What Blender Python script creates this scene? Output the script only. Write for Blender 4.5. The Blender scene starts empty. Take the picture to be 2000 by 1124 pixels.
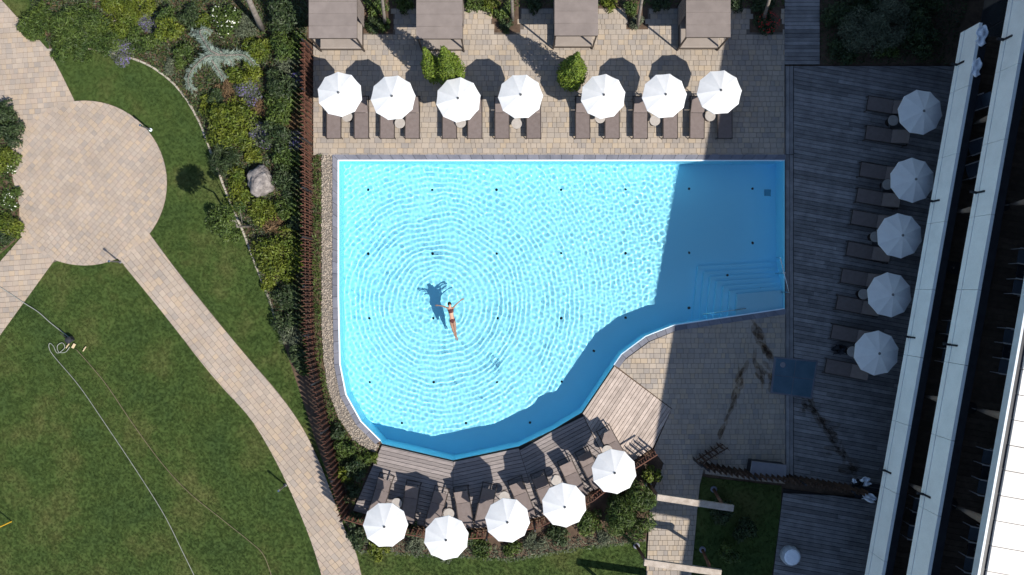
import bpy, math, random
import numpy as np
from mathutils import Vector, Matrix
from mathutils.geometry import tessellate_polygon
random.seed(7); RNG = np.random.default_rng(7)
sc = bpy.context.scene; COL = sc.collection
# ------------------------------------------------------------ camera, sky, sun, exposure
H = 35.0; FPX = 1470.0            # drone height above the terrace, focal length in photo pixels
cd = bpy.data.cameras.new('camera'); cam = bpy.data.objects.new('camera', cd); COL.objects.link(cam)
cam.location = (0, 0, H); cd.sensor_width = 36; cd.lens = FPX/2000*36; cd.clip_end = 600; sc.camera = cam
SUNV = Vector((-.775, .63, -1.0))  # direction the light travels
world = bpy.data.worlds.new('World'); sc.world = world; world.use_nodes = True
wn = world.node_tree; bg = wn.nodes['Background']; sky = wn.nodes.new('ShaderNodeTexSky')
sky.sky_type = 'NISHITA'; sky.sun_disc = False; sky.sun_elevation = math.radians(45)
sky.sun_rotation = math.radians(129); sky.air_density = 1.0; sky.dust_density = .6; sky.ozone_density = 2.6
wn.links.new(sky.outputs[0], bg.inputs[0]); bg.inputs[1].default_value = .098
sun = bpy.data.lights.new('sun', 'SUN'); sun.energy = 4.6; sun.angle = math.radians(.53); sun.color = (1, .95, .87)
so = bpy.data.objects.new('sun', sun); COL.objects.link(so); so.rotation_euler = SUNV.to_track_quat('-Z', 'Y').to_euler()
sun.cycles.is_caustics_light = True
vs = sc.view_settings; vs.view_transform = 'Standard'; vs.look = 'None'; vs.gamma = 1; vs.exposure = .85
cy = sc.cycles; cy.use_denoising = True; cy.max_bounces = 40; cy.diffuse_bounces = 28; cy.glossy_bounces = 4
cy.transmission_bounces = 24; cy.transparent_max_bounces = 12; cy.caustics_reflective = False; cy.caustics_refractive = True
cy.sample_clamp_indirect = 6
# ------------------------------------------------------------ helpers
def W(px, py, z=0.0):
    s = (H-z)/FPX
    return Vector(((px-1000)*s, (562-py)*s, z))
def P2(pts, z=0.0): return [tuple(W(x, y, z)[:2]) for x, y in pts]
def tag(o, label=None, cat=None, group=None, kind=None):
    for k, v in (('label', label), ('category', cat), ('group', group), ('kind', kind)):
        if v: o[k] = v
    return o
def empty(name, loc=(0, 0, 0), rz=0.0, parent=None):
    o = bpy.data.objects.new(name, None); COL.objects.link(o); o.location = loc; o.rotation_euler = (0, 0, rz)
    o.empty_display_size = .1
    if parent: o.parent = parent
    return o
def link(name, me, parent=None, loc=None, rot=None):
    o = bpy.data.objects.new(name, me); COL.objects.link(o)
    if parent: o.parent = parent
    if loc is not None: o.location = loc
    if rot is not None: o.rotation_euler = rot
    return o
def fast_mesh(name, v, f, mat=None, smooth=False):
    v = np.asarray(v, np.float32); f = np.asarray(f, np.int32); me = bpy.data.meshes.new(name); k = f.shape[1]
    me.vertices.add(len(v)); me.vertices.foreach_set('co', v.ravel())
    me.loops.add(f.size); me.loops.foreach_set('vertex_index', f.ravel())
    me.polygons.add(len(f)); me.polygons.foreach_set('loop_start', np.arange(0, f.size, k, dtype=np.int32))
    me.polygons.foreach_set('use_smooth', np.full(len(f), smooth)); me.update(calc_edges=True)
    if mat: me.materials.append(mat)
    return me
class MB:
    def __init__(s): s.v = []; s.f = []
    def add(s, v, f):
        n = len(s.v); s.v += [tuple(p) for p in v]; s.f += [tuple(i+n for i in q) for q in f]; return s
    def box(s, c, d, rz=0.0, mat=None):
        x, y, z = d[0]/2, d[1]/2, d[2]/2
        v = [Vector((a*x, b*y, e*z)) for e in (-1, 1) for b in (-1, 1) for a in (-1, 1)]
        m = mat if mat is not None else Matrix.Rotation(rz, 3, 'Z')
        return s.add([m @ p + Vector(c) for p in v], [(0, 2, 3, 1), (4, 5, 7, 6), (0, 1, 5, 4), (2, 6, 7, 3), (0, 4, 6, 2), (1, 3, 7, 5)])
    def bar(s, a, b, w, h):
        a = Vector(a); b = Vector(b); d = b-a
        return s.box((a+b)/2, (d.length, w, h), mat=d.to_track_quat('X', 'Z').to_matrix())
    def prism(s, poly, z0, z1, cham=0.0, bottom=False):
        n = len(poly); a = sum(poly[i][0]*poly[(i+1) % n][1]-poly[(i+1) % n][0]*poly[i][1] for i in range(n))
        if a < 0: poly = poly[::-1]
        rings = [[(x, y, z0) for x, y in poly]]
        if cham:
            cx = sum(p[0] for p in poly)/n; cy_ = sum(p[1] for p in poly)/n
            ins = []
            for x, y in poly:
                d = math.hypot(x-cx, y-cy_) or 1; k = max(0, 1-1.4*cham/d); ins.append((cx+(x-cx)*k, cy_+(y-cy_)*k, z1))
            rings += [[(x, y, z1-cham) for x, y in poly], ins]
        else: rings += [[(x, y, z1) for x, y in poly]]
        v = sum(rings, []); f = []
        for r in range(len(rings)-1):
            f += [(r*n+i, r*n+(i+1) % n, (r+1)*n+(i+1) % n, (r+1)*n+i) for i in range(n)]
        t = (len(rings)-1)*n
        tri = tessellate_polygon([[Vector((p[0], p[1], 0)) for p in rings[-1]]]) if n > 4 else None
        if tri:
            for q in tri:
                p0, p1, p2 = [rings[-1][i] for i in q]
                if (p1[0]-p0[0])*(p2[1]-p0[1])-(p1[1]-p0[1])*(p2[0]-p0[0]) < 0: q = q[::-1]
                f.append(tuple(t+i for i in q))
        else: f.append(tuple(range(t, t+n)))
        if bottom and not tri: f.append(tuple(range(n))[::-1])
        return s.add(v, f)
    def tube(s, pts, r, n=8, cap=True):
        pts = [Vector(p) for p in pts]; rs = r if isinstance(r, (list, tuple)) else [r]*len(pts); v = []; f = []; up = None
        for i, p in enumerate(pts):
            d = (pts[min(i+1, len(pts)-1)]-pts[max(i-1, 0)]).normalized()
            if up is None: up = Vector((0, 0, 1)) if abs(d.z) < .9 else Vector((1, 0, 0))
            a = d.cross(up).normalized(); b = a.cross(d).normalized(); up = b
            v += [p+rs[i]*(math.cos(2*math.pi*k/n)*a+math.sin(2*math.pi*k/n)*b) for k in range(n)]
        for i in range(len(pts)-1):
            f += [(i*n+k, i*n+(k+1) % n, (i+1)*n+(k+1) % n, (i+1)*n+k) for k in range(n)]
        if cap: f += [tuple(range(n))[::-1], tuple(range((len(pts)-1)*n, len(pts)*n))]
        return s.add(v, f)
    def lathe(s, prof, c=(0, 0, 0), n=20):
        v = []; f = []
        for r, z in prof: v += [(c[0]+r*math.cos(2*math.pi*k/n), c[1]+r*math.sin(2*math.pi*k/n), c[2]+z) for k in range(n)]
        for i in range(len(prof)-1): f += [(i*n+k, i*n+(k+1) % n, (i+1)*n+(k+1) % n, (i+1)*n+k) for k in range(n)]
        f += [tuple(range((len(prof)-1)*n, len(prof)*n)), tuple(range(n))[::-1]]
        return s.add(v, f)
    def mesh(s, name, mat, smooth=False):
        me = bpy.data.meshes.new(name); me.from_pydata(s.v, [], s.f); me.materials.append(mat)
        if smooth: me.polygons.foreach_set('use_smooth', [True]*len(me.polygons))
        return me
    def build(s, name, mat, parent=None, smooth=False, loc=None): return link(name, s.mesh(name, mat, smooth), parent, loc)
def copy_tree(o, parent=None):
    c = o.copy(); COL.objects.link(c)
    if parent: c.parent = parent
    for ch in o.children: copy_tree(ch, c)
    return c
def inside(poly, x, y):
    x = np.asarray(x); y = np.asarray(y); r = np.zeros(x.shape, bool); n = len(poly)
    for i in range(n):
        (x0, y0), (x1, y1) = poly[i], poly[(i+1) % n]
        if y0 == y1: continue
        r ^= ((y0 > y) != (y1 > y)) & (x < (x1-x0)*(y-y0)/(y1-y0)+x0)
    return r
def halfplane(poly, a, b):
    """keep the part of a convex poly that lies left of a->b"""
    out = []; n = len(poly); nx, ny = -(b[1]-a[1]), b[0]-a[0]
    d = [(p[0]-a[0])*nx+(p[1]-a[1])*ny for p in poly]
    for i in range(n):
        j = (i+1) % n
        if d[i] >= 0: out.append(poly[i])
        if (d[i] >= 0) != (d[j] >= 0):
            t = d[i]/(d[i]-d[j]); out.append((poly[i][0]+t*(poly[j][0]-poly[i][0]), poly[i][1]+t*(poly[j][1]-poly[i][1])))
    return out
def ccw(p):
    return p if sum(p[i][0]*p[(i+1) % len(p)][1]-p[(i+1) % len(p)][0]*p[i][1] for i in range(len(p))) > 0 else p[::-1]
def area(p): return abs(sum(p[i][0]*p[(i+1) % len(p)][1]-p[(i+1) % len(p)][0]*p[i][1] for i in range(len(p))))/2
def seg_hits(a, b, q):
    t0, t1 = 0.0, 1.0; d = (b[0]-a[0], b[1]-a[1]); n = len(q)
    for i in range(n):
        c, e = q[i], q[(i+1) % n]; nx, ny = -(e[1]-c[1]), e[0]-c[0]
        s = (a[0]-c[0])*nx+(a[1]-c[1])*ny; k = d[0]*nx+d[1]*ny
        if abs(k) < 1e-12:
            if s < 0: return False
        elif k > 0: t0 = max(t0, -s/k)
        else: t1 = min(t1, -s/k)
    return t1-t0 > 1e-6
def clip_to(q, poly):
    """clip the small convex piece q to a (possibly concave) ccw polygon"""
    cut = False
    for i in range(len(poly)):
        a, b = poly[i], poly[(i+1) % len(poly)]
        if seg_hits(a, b, ccw(q)):
            cut = True; q = halfplane(q, a, b)
            if len(q) < 3: return None
    cx = sum(p[0] for p in q)/len(q); cy_ = sum(p[1] for p in q)/len(q)
    if not bool(inside(poly, cx, cy_)): return None
    return q if area(q) > .0012 else None
def smooth_line(pts, k=6, closed=False):
    pts = [np.array(p, float) for p in pts]; out = []; n = len(pts)
    for i in range(n if closed else n-1):
        p0, p1, p2, p3 = (pts[(i+j) % n] if closed else pts[min(max(i+j, 0), n-1)] for j in (-1, 0, 1, 2))
        for t in np.arange(k)/k:
            out.append(tuple(.5*((2*p1)+(-p0+p2)*t+(2*p0-5*p1+4*p2-p3)*t*t+(-p0+3*p1-3*p2+p3)*t**3)))
    if not closed: out.append(tuple(pts[-1]))
    return out
def walk(pts, step):
    """points every step along a polyline, with direction"""
    out = []; carry = 0.0
    for a, b in zip(pts, pts[1:]):
        a = Vector(a); b = Vector(b); L = (b-a).length; d = (b-a)/L; t = carry
        while t < L: out.append((a+d*t, d)); t += step
        carry = t-L
    return out
ORD = ['first', 'second', 'third', 'fourth', 'fifth', 'sixth', 'seventh', 'eighth', 'ninth', 'tenth', 'eleventh', 'twelfth', 'thirteenth', 'fourteenth']
# ------------------------------------------------------------ materials
def M(name, cols, scale=3.0, rough=.7, bump=0.0, bscale=40.0, rand=0.0, metal=0.0, leaf=0.0, pick=False, stretch=None, spec=.35, fine=.25):
    m = bpy.data.materials.new(name); m.use_nodes = True; nt = m.node_tree; N = nt.nodes; L = nt.links
    b = N['Principled BSDF']; b.inputs['Roughness'].default_value = rough; b.inputs['Metallic'].default_value = metal
    b.inputs['Specular IOR Level'].default_value = spec
    geo = N.new('ShaderNodeNewGeometry'); oi = N.new('ShaderNodeObjectInfo')
    add = N.new('ShaderNodeMath'); add.operation = 'ADD'; L.new(geo.outputs['Random Per Island'], add.inputs[0]); L.new(oi.outputs['Random'], add.inputs[1])
    fr = N.new('ShaderNodeMath'); fr.operation = 'FRACT'; L.new(add.outputs[0], fr.inputs[0])
    vec = geo.outputs['Position']
    if stretch:
        mp = N.new('ShaderNodeMapping'); mp.inputs['Rotation'].default_value = (0, 0, stretch[0]); mp.inputs['Scale'].default_value = stretch[1]
        L.new(vec, mp.inputs[0]); vec = mp.outputs[0]
    nz = N.new('ShaderNodeTexNoise'); nz.inputs['Scale'].default_value = scale; nz.inputs['Detail'].default_value = 6; nz.inputs['Roughness'].default_value = .62
    L.new(vec, nz.inputs['Vector'])
    ramp = N.new('ShaderNodeValToRGB'); e = ramp.color_ramp.elements
    lo, hi = (0.0, 1.0) if pick else (.32, .68)
    e[0].position = lo; e[0].color = (*cols[0], 1); e[1].position = hi; e[1].color = (*cols[-1], 1)
    for i, c in enumerate(cols[1:-1], 1):
        q = e.new(lo+(hi-lo)*i/(len(cols)-1)); q.color = (*c, 1)
    L.new(fr.outputs[0] if pick else nz.outputs['Fac'], ramp.inputs[0]); out = ramp.outputs[0]
    def scaled(src, fac_socket, lo, hi):
        mr = N.new('ShaderNodeMapRange'); mr.inputs['To Min'].default_value = lo; mr.inputs['To Max'].default_value = hi
        L.new(fac_socket, mr.inputs[0]); mx = N.new('ShaderNodeMix'); mx.data_type = 'RGBA'; mx.blend_type = 'MULTIPLY'; mx.inputs['Factor'].default_value = 1
        L.new(src, mx.inputs['A']); cmb = N.new('ShaderNodeCombineColor')
        for i in range(3): L.new(mr.outputs[0], cmb.inputs[i])
        L.new(cmb.outputs[0], mx.inputs['B']); return mx.outputs['Result']
    if rand: out = scaled(out, fr.outputs[0], 1-rand, 1+rand)
    if pick: out = scaled(out, nz.outputs['Fac'], .72, 1.28)
    if fine:
        n2 = N.new('ShaderNodeTexNoise'); n2.inputs['Scale'].default_value = bscale; n2.inputs['Detail'].default_value = 4; L.new(vec, n2.inputs['Vector'])
        out = scaled(out, n2.outputs['Fac'], 1-fine, 1+fine)
        if bump:
            bp = N.new('ShaderNodeBump'); bp.inputs['Strength'].default_value = bump; bp.inputs['Distance'].default_value = .02
            L.new(n2.outputs['Fac'], bp.inputs['Height']); L.new(bp.outputs[0], b.inputs['Normal'])
    L.new(out, b.inputs['Base Color'])
    if leaf:
        tr = N.new('ShaderNodeBsdfTranslucent'); L.new(out, tr.inputs[0]); ms = N.new('ShaderNodeMixShader'); ms.inputs[0].default_value = leaf
        L.new(b.outputs[0], ms.inputs[1]); L.new(tr.outputs[0], ms.inputs[2]); L.new(ms.outputs[0], N['Material Output'].inputs[0])
    return m
MT = dict(
 soil=M('soil', [(.045, .028, .018), (.10, .065, .042)], 2.5, .95, .6, 30),
 turf=M('turf', [(.026, .050, .009), (.038, .063, .010), (.070, .078, .020)], .35, .95, .5, 25),
 sand=M('joint_sand', [(.075, .062, .05), (.12, .10, .085)], 3, .95),
 paver=M('paver', [(.285, .235, .185), (.25, .215, .18), (.30, .25, .20), (.215, .19, .17), (.315, .25, .18), (.265, .23, .195)], .8, .85, .25, 60, pick=True, fine=.14),
 paver_pale=M('pale_paver', [(.305, .238, .185), (.262, .215, .175), (.318, .258, .203), (.24, .203, .172), (.325, .25, .178), (.29, .236, .19)], .7, .85, .25, 60, pick=True, fine=.14),
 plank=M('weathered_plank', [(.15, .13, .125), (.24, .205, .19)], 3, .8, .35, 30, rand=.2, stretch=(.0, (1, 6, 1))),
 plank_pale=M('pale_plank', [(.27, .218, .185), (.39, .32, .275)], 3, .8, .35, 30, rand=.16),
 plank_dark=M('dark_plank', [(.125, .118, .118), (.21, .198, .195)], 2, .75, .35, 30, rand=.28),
 joist=M('joist', [(.012, .010, .009), (.025, .02, .018)], 3, .95),
 coping=M('coping_stone', [(.10, .105, .13), (.155, .155, .18)], 2, .7, .2, 50, rand=.14),
 liner=M('pool_liner', [(.285, .80, .988), (.30, .81, .99)], 1.2, .5, fine=0),
 liner_white=M('white_liner', [(.72, .80, .84), (.78, .84, .87)], 2, .5, fine=0),
 drain=M('drain_grate', [(.06, .30, .42), (.08, .36, .48)], 8, .5, fine=0),
 landing=M('step_liner', [(.33, .76, .90), (.36, .78, .92)], 2, .5, fine=0),
 black=M('black_plastic', [(.008, .008, .009), (.014, .014, .015)], 3, .5, fine=0),
 steel=M('brushed_steel', [(.5, .52, .54), (.6, .62, .64)], 9, .25, metal=1.0, fine=0),
 canvas=M('white_canvas', [(.66, .66, .66), (.72, .72, .715)], 4, .8, .08, 90, fine=.03, leaf=.22),
 pole=M('grey_aluminium', [(.09, .09, .095), (.13, .13, .135)], 4, .45, metal=.5, fine=0),
 sling=M('taupe_sling', [(.115, .09, .082), (.14, .112, .104)], 6, .8, .2, 160, fine=.12, rand=.07),
 frame=M('bronze_frame', [(.035, .026, .022), (.05, .038, .032)], 5, .45, metal=.3, fine=0),
 tabletop=M('pale_table_top', [(.27, .24, .215), (.33, .30, .27)], 6, .55, rand=.06, fine=.06),
 taupe=M('taupe_canvas', [(.145, .12, .108), (.18, .15, .135)], 2, .85, .12, 120, fine=.08, rand=.05),
 mattress=M('mattress_fabric', [(.20, .17, .148), (.235, .20, .175)], 2, .9, .15, 90, fine=.06),
 rust=M('rust_slat', [(.055, .022, .014), (.11, .043, .025)], 4, .8, .3, 40, rand=.35),
 cream=M('edging_stone', [(.21, .185, .145), (.31, .28, .225)], 5, .85, .4, 40, rand=.2),
 gravel=M('gravel', [(.25, .205, .16), (.34, .285, .23), (.18, .15, .12), (.40, .345, .285)], 3, .85, pick=True, fine=.1),
 gravel_bed=M('gravel_bed', [(.11, .095, .08), (.17, .15, .13)], 8, .95),
 rock=M('boulder_rock', [(.075, .066, .062), (.17, .15, .14), (.25, .225, .205)], 3.2, .85, .8, 14, fine=.3),
 bark=M('bark', [(.10, .085, .07), (.19, .165, .145)], 6, .9, .7, 30),
 concrete=M('concrete', [(.70, .71, .69), (.80, .81, .79)], 1.3, .8, .12, 18, fine=.09),
 dark_metal=M('dark_metal', [(.012, .013, .017), (.022, .023, .028)], 3, .5, fine=0),
 fascia=M('pale_fascia', [(.42, .45, .47), (.50, .53, .55)], 3, .5, fine=0),
 roof=M('roof_membrane', [(.50, .47, .43), (.60, .565, .52)], 1.1, .75, .12, 20, fine=.07, rand=.05),
 balcony=M('balcony_board', [(.07, .048, .032), (.12, .083, .056)], 4, .8, rand=.25),
 wall=M('dark_wall', [(.06, .05, .042), (.09, .076, .064)], 2, .7),
 glass=M('window_glass', [(.01, .013, .016), (.02, .024, .03)], 1, .08, fine=0, spec=.6),
 blue_sling=M('slate_sling', [(.06, .075, .09), (.085, .10, .12)], 5, .8, .1, 120, fine=.08),
 arm=M('chair_rail', [(.40, .36, .33), (.50, .46, .42)], 6, .5, fine=0),
 beige=M('beige_canvas', [(.17, .125, .095), (.23, .175, .135)], 3, .85, fine=.08),
 timber=M('timber_beam', [(.25, .205, .165), (.38, .325, .275)], 4, .8, .4, 30),
 slat_shaded=M('shaded_slat', [(.04, .022, .014), (.075, .042, .028)], 4, .8, .3, 40, rand=.35),  # rust slats made darker, the building's shade is put into this colour
 timber_brown=M('timber_post', [(.085, .04, .024), (.14, .07, .042)], 4, .8, .4, 30),
 box=M('storage_box', [(.15, .145, .16), (.18, .175, .19)], 2, .6, fine=.05),
 tray=M('shower_tray', [(.03, .07, .10), (.05, .10, .14)], 2, .35, fine=.1),
 towel=M('white_towel', [(.72, .75, .80), (.80, .82, .86)], 6, .95, .4, 90, fine=.08),
 bag=M('black_fabric', [(.010, .011, .014), (.022, .023, .028)], 6, .9, .3, 60),
 pouf=M('pale_pouf', [(.33, .34, .35), (.42, .43, .44)], 4, .9, .2, 60),
 hose=M('pale_hose', [(.20, .21, .19), (.28, .28, .25)], 5, .5, fine=0),
 cord=M('brown_cord', [(.14, .11, .07), (.2, .16, .10)], 5, .8, fine=0),
 yellow=M('yellow_pole', [(.62, .34, .02), (.72, .42, .04)], 5, .5, fine=0),
 wood=M('pale_wood', [(.42, .32, .19), (.52, .42, .28)], 6, .8),
 red=M('red_petal', [(.35, .01, .015), (.5, .03, .03)], 6, .7, rand=.3, leaf=.3),
 skin=M('skin', [(.46, .25, .165), (.52, .29, .195)], 4, .5, fine=.04),
 hair=M('dark_hair', [(.012, .008, .007), (.03, .02, .016)], 20, .5),
 bikini=M('maroon_bikini', [(.045, .014, .014), (.08, .022, .02)], 20, .8),
 lips=M('lips', [(.35, .09, .08), (.4, .1, .09)], 5, .5, fine=0),
 lime=M('lime_leaf', [(.052, .085, .009), (.125, .142, .013)], 1.6, .6, rand=.5, leaf=.3, fine=0),
 green=M('green_leaf', [(.026, .052, .010), (.075, .108, .018)], 1.6, .6, rand=.5, leaf=.28, fine=0),
 thuja=M('thuja_leaf', [(.06, .10, .008), (.115, .155, .012)], 2.5, .65, rand=.45, leaf=.25, fine=0),
 dark=M('dark_leaf', [(.016, .032, .010), (.04, .06, .018)], 1.8, .6, rand=.5, leaf=.2, fine=0),
 grey=M('grey_leaf', [(.055, .07, .04), (.12, .135, .085)], 2, .75, rand=.45, leaf=.2, fine=0),
 blue=M('blue_needle', [(.15, .20, .165), (.30, .36, .30)], 3, .7, rand=.4, leaf=.15, fine=0),
 straw=M('rust_grass', [(.11, .065, .03), (.19, .125, .065)], 3, .8, rand=.4, leaf=.25, fine=0),
 purple=M('purple_flower', [(.12, .09, .26), (.22, .17, .38)], 6, .7, rand=.3, leaf=.3, fine=0),
 white=M('white_flower', [(.72, .72, .60), (.8, .8, .72)], 6, .7, leaf=.3, fine=0),
 blade=M('grass_blade', [(.026, .055, .008), (.039, .068, .010), (.074, .084, .020)], .35, .75, rand=.16, leaf=.3, fine=0),
)
def wet_mat():
    m = bpy.data.materials.new('wet_film'); m.use_nodes = True; N = m.node_tree.nodes; L = m.node_tree.links
    b = N['Principled BSDF']; b.inputs['Base Color'].default_value = (.012, .010, .009, 1); b.inputs['Roughness'].default_value = .35
    t = N.new('ShaderNodeBsdfTransparent'); t.inputs[0].default_value = (.88, .85, .82, 1); mx = N.new('ShaderNodeMixShader'); mx.inputs[0].default_value = .07
    L.new(t.outputs[0], mx.inputs[1]); L.new(b.outputs[0], mx.inputs[2]); L.new(mx.outputs[0], N['Material Output'].inputs[0]); return m
MT['wet'] = wet_mat()
def water_mat():
    m = bpy.data.materials.new('pool_water'); m.use_nodes = True; b = m.node_tree.nodes['Principled BSDF']
    b.inputs['Roughness'].default_value = 0; b.inputs['IOR'].default_value = 1.33; b.inputs['Transmission Weight'].default_value = 1
    b.inputs['Base Color'].default_value = (.97, 1, 1, 1); return m
MT['water'] = water_mat()
# ------------------------------------------------------------ outlines (photo pixels on the ground)
POOL = [(661, 314), (1532, 314), (1532, 603), (1317, 635), (1261, 657), (1214, 692), (1199, 713), (1136, 806), (1079, 840),
        (1013, 872), (885, 899), (747, 867), (743, 861), (705, 823), (676, 771), (664, 711), (661, 580)]
CIRC = [(165+161*math.cos(a), 358+161*math.sin(a)) for a in np.linspace(0, 2*math.pi, 65)[:-1]]
NWPATH = [(-60, -90), (-20, -25), (30, 30), (66, 66), (97, 101), (120, 145), (148, 202), (150, 300), (60, 330), (5, 300), (-140, 260), (-400, 200), (-400, -300)]
SWPATH = [(90, 440), (150, 500), (103, 513), (0, 655), (-120, 820), (-220, 760), (0, 512), (40, 466)]
SEL = smooth_line([(236, 511), (320, 614), (398, 714), (439, 762), (495, 826), (551, 925), (599, 1035), (628, 1124), (655, 1240)], 4)
SER = smooth_line([(293, 458), (345, 528), (400, 597), (480, 694), (545, 770), (591, 836), (625, 906), (650, 970), (676, 1040), (695, 1080), (706, 1124), (735, 1240)], 4)
SEPATH = [(180, 460)]+SEL+SER[::-1]+[(230, 400)]
EDGE = smooth_line([(97, 98), (150, 95), (205, 101), (285, 125), (345, 170), (385, 230), (412, 297), (430, 345), (452, 402), (476, 456), (500, 520), (524, 580), (541, 634)], 5)
FENCE_L = [(608, 98), (608, 300), (609, 520), (611, 640), (617, 700), (629, 763), (644, 840), (659, 909), (680, 1000)]
FENCE_S = [(680, 1000), (760, 1022), (870, 1040), (947, 1035), (1053, 1015), (1153, 966), (1232, 905), (1275, 878)]
FENCE_R = [(1367, 904), (1447, 919), (1511, 925), (1626, 944), (1672, 951)]
TERRACE = [(612, -260), (1532, -260), (1532, 303), (650, 303), (612, 303)]
LOWER = [(1533, 614), (1322, 646), (1268, 668), (1222, 702), (1208, 719), (1312, 798), (1276, 880), (1296, 905), (1270, 975), (1262, 1124), (1250, 1260), (1330, 1260), (1350, 1124), (1366, 950), (1372, 925), (1465, 938), (1533, 945)]
FA = math.atan(.177)              # the hotel front runs 10 degrees off north
# ------------------------------------------------------------ ground with a hole for the pool
outer = [(-90, -90), (90, -90), (90, 90), (-90, 90)]; hole = P2(POOL)
tri = tessellate_polygon([[Vector((*p, 0)) for p in outer], [Vector((*p, 0)) for p in hole]])
gv = [(*p, -.06) for p in outer+hole]
me = bpy.data.meshes.new('ground'); me.from_pydata(gv, [], [tuple(t) for t in tri]); me.materials.append(MT['soil'])
tag(link('ground', me), kind='structure')
def sheet(name, poly, z, mat):
    m = MB(); m.prism(ccw(poly), z-.03, z); return tag(m.build(name, MT[mat]), kind='structure')
LAWN_L = [(-600, 1400), (-600, -400), (-60, -400)]+[(97, 98)]+EDGE[1:]+[(560, 690), (590, 780), (612, 850), (640, 930), (668, 1010), (700, 1075), (1000, 1092), (1150, 1066), (1262, 1058), (1262, 1400)]
LAWN_R = [(1369, 932), (1527, 950), (1525, 1010), (1508, 1124), (1490, 1300), (1340, 1300), (1350, 1124)]
sheet('lawn', P2(LAWN_L), -.035, 'turf'); sheet('shaded_lawn', P2(LAWN_R), -.035, 'turf')
# ------------------------------------------------------------ pavers
CORE = P2([(165+153*math.cos(a), 358+153*math.sin(a)) for a in np.linspace(0, 2*math.pi, 49)[:-1]])
def pave(name, polys, rot, row, lens, matname, zt=.03, cap=300, skip=(), gap=.009, seed=1, focus=(0, 0)):
    """rows of pavers in a frame turned by rot; whole pavers share meshes, cut ones are their own"""
    rnd = random.Random(seed); polys = [ccw(p) for p in polys]
    base = MB()
    for i, p in enumerate(polys): base.prism(p, -.05-.002*i, zt-.022-.002*i)
    root = tag(base.build(name, MT['sand']), kind='structure')
    c, s = math.cos(rot), math.sin(rot); tl = lambda x, y: (x*c+y*s, -x*s+y*c); tw = lambda x, y: (x*c-y*s, x*s+y*c)
    done = []
    for pi, poly in enumerate(polys):
        lp = ccw([tl(*p) for p in poly]); xs = [p[0] for p in lp]; ys = [p[1] for p in lp]
        others = [[tl(*p) for p in o] for o in polys[:pi]]; skl = [[tl(*p) for p in o] for o in skip]
        y = math.floor(min(ys)/row)*row
        while y < max(ys):
            x = min(xs)-rnd.random()*.5
            while x < max(xs):
                L = rnd.choice(lens); q = [(x+gap/2, y+gap/2), (x+L-gap/2, y+gap/2), (x+L-gap/2, y+row-gap/2), (x+gap/2, y+row-gap/2)]; x0 = x; x += L
                mid = (x0+L/2, y+row/2)
                if any(bool(inside(o, *mid)) for o in others) or any(bool(inside(o, *mid)) for o in skl): continue
                r = clip_to(q, lp)
                if r: done.append((r is q or len(r) == 4 and abs(area(r)-area(q)) < 1e-6, L, mid, r))
            y += row
    fx, fy = tl(*focus); done.sort(key=lambda d: ((d[2][0]-fx)**2+(d[2][1]-fy)**2) if d[0] else 1e9)
    meshes = {}; bulk = MB()
    for k, (whole, L, mid, r) in enumerate(done):
        dz = rnd.uniform(-.003, .003)
        if whole and k < cap:
            if L not in meshes:
                m = MB(); m.prism([(-L/2+gap/2, -row/2+gap/2), (L/2-gap/2, -row/2+gap/2), (L/2-gap/2, row/2-gap/2), (-L/2+gap/2, row/2-gap/2)], -.03, 0, .006); meshes[L] = m.mesh('paver', MT[matname])
            link('paver', meshes[L], root, (*tw(*mid), zt+dz), (0, 0, rot))
        else: bulk.prism([tw(*p) for p in r], zt-.03, zt+dz, .006)
    tag(bulk.build('pavers_beyond', MT[matname], root), kind='stuff'); return root
PLANTERS = [P2(p) for p in ([(703, -60), (768, -60), (768, 66), (703, 66)], [(961, -60), (1016, -60), (1016, 64), (961, 64)], [(1222, -60), (1265, -60), (1265, 62), (1222, 62)], [(1464, -60), (1530, -60), (1530, 64), (1464, 64)],
            [(612, -300), (1532, -300), (1532, 16), (612, 16)])]
pave('pool_terrace', [P2(TERRACE)], 0, .24, (.20, .27, .34), 'paver', skip=PLANTERS, seed=3, focus=(1, 6.5))
pave('lower_terrace', [P2(LOWER)], 0, .235, (.18, .25, .32), 'paver', seed=5, focus=(8, -6))
pave('garden_path', [P2(CIRC)], math.radians(48), .225, (.2, .25), 'paver_pale', seed=8, focus=(-20, 5))
pave('garden_path', [p for p in (P2(NWPATH), P2(SWPATH))], math.radians(4), .24, (.2, .3, .25), 'paver_pale', skip=[CORE], seed=9, zt=.023, focus=(-22, 9))
pave('garden_path', [P2(SEPATH)], math.radians(-50), .25, (.22, .3, .36), 'paver_pale', skip=[CORE], seed=10, zt=.022, focus=(-13, -5))
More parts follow.
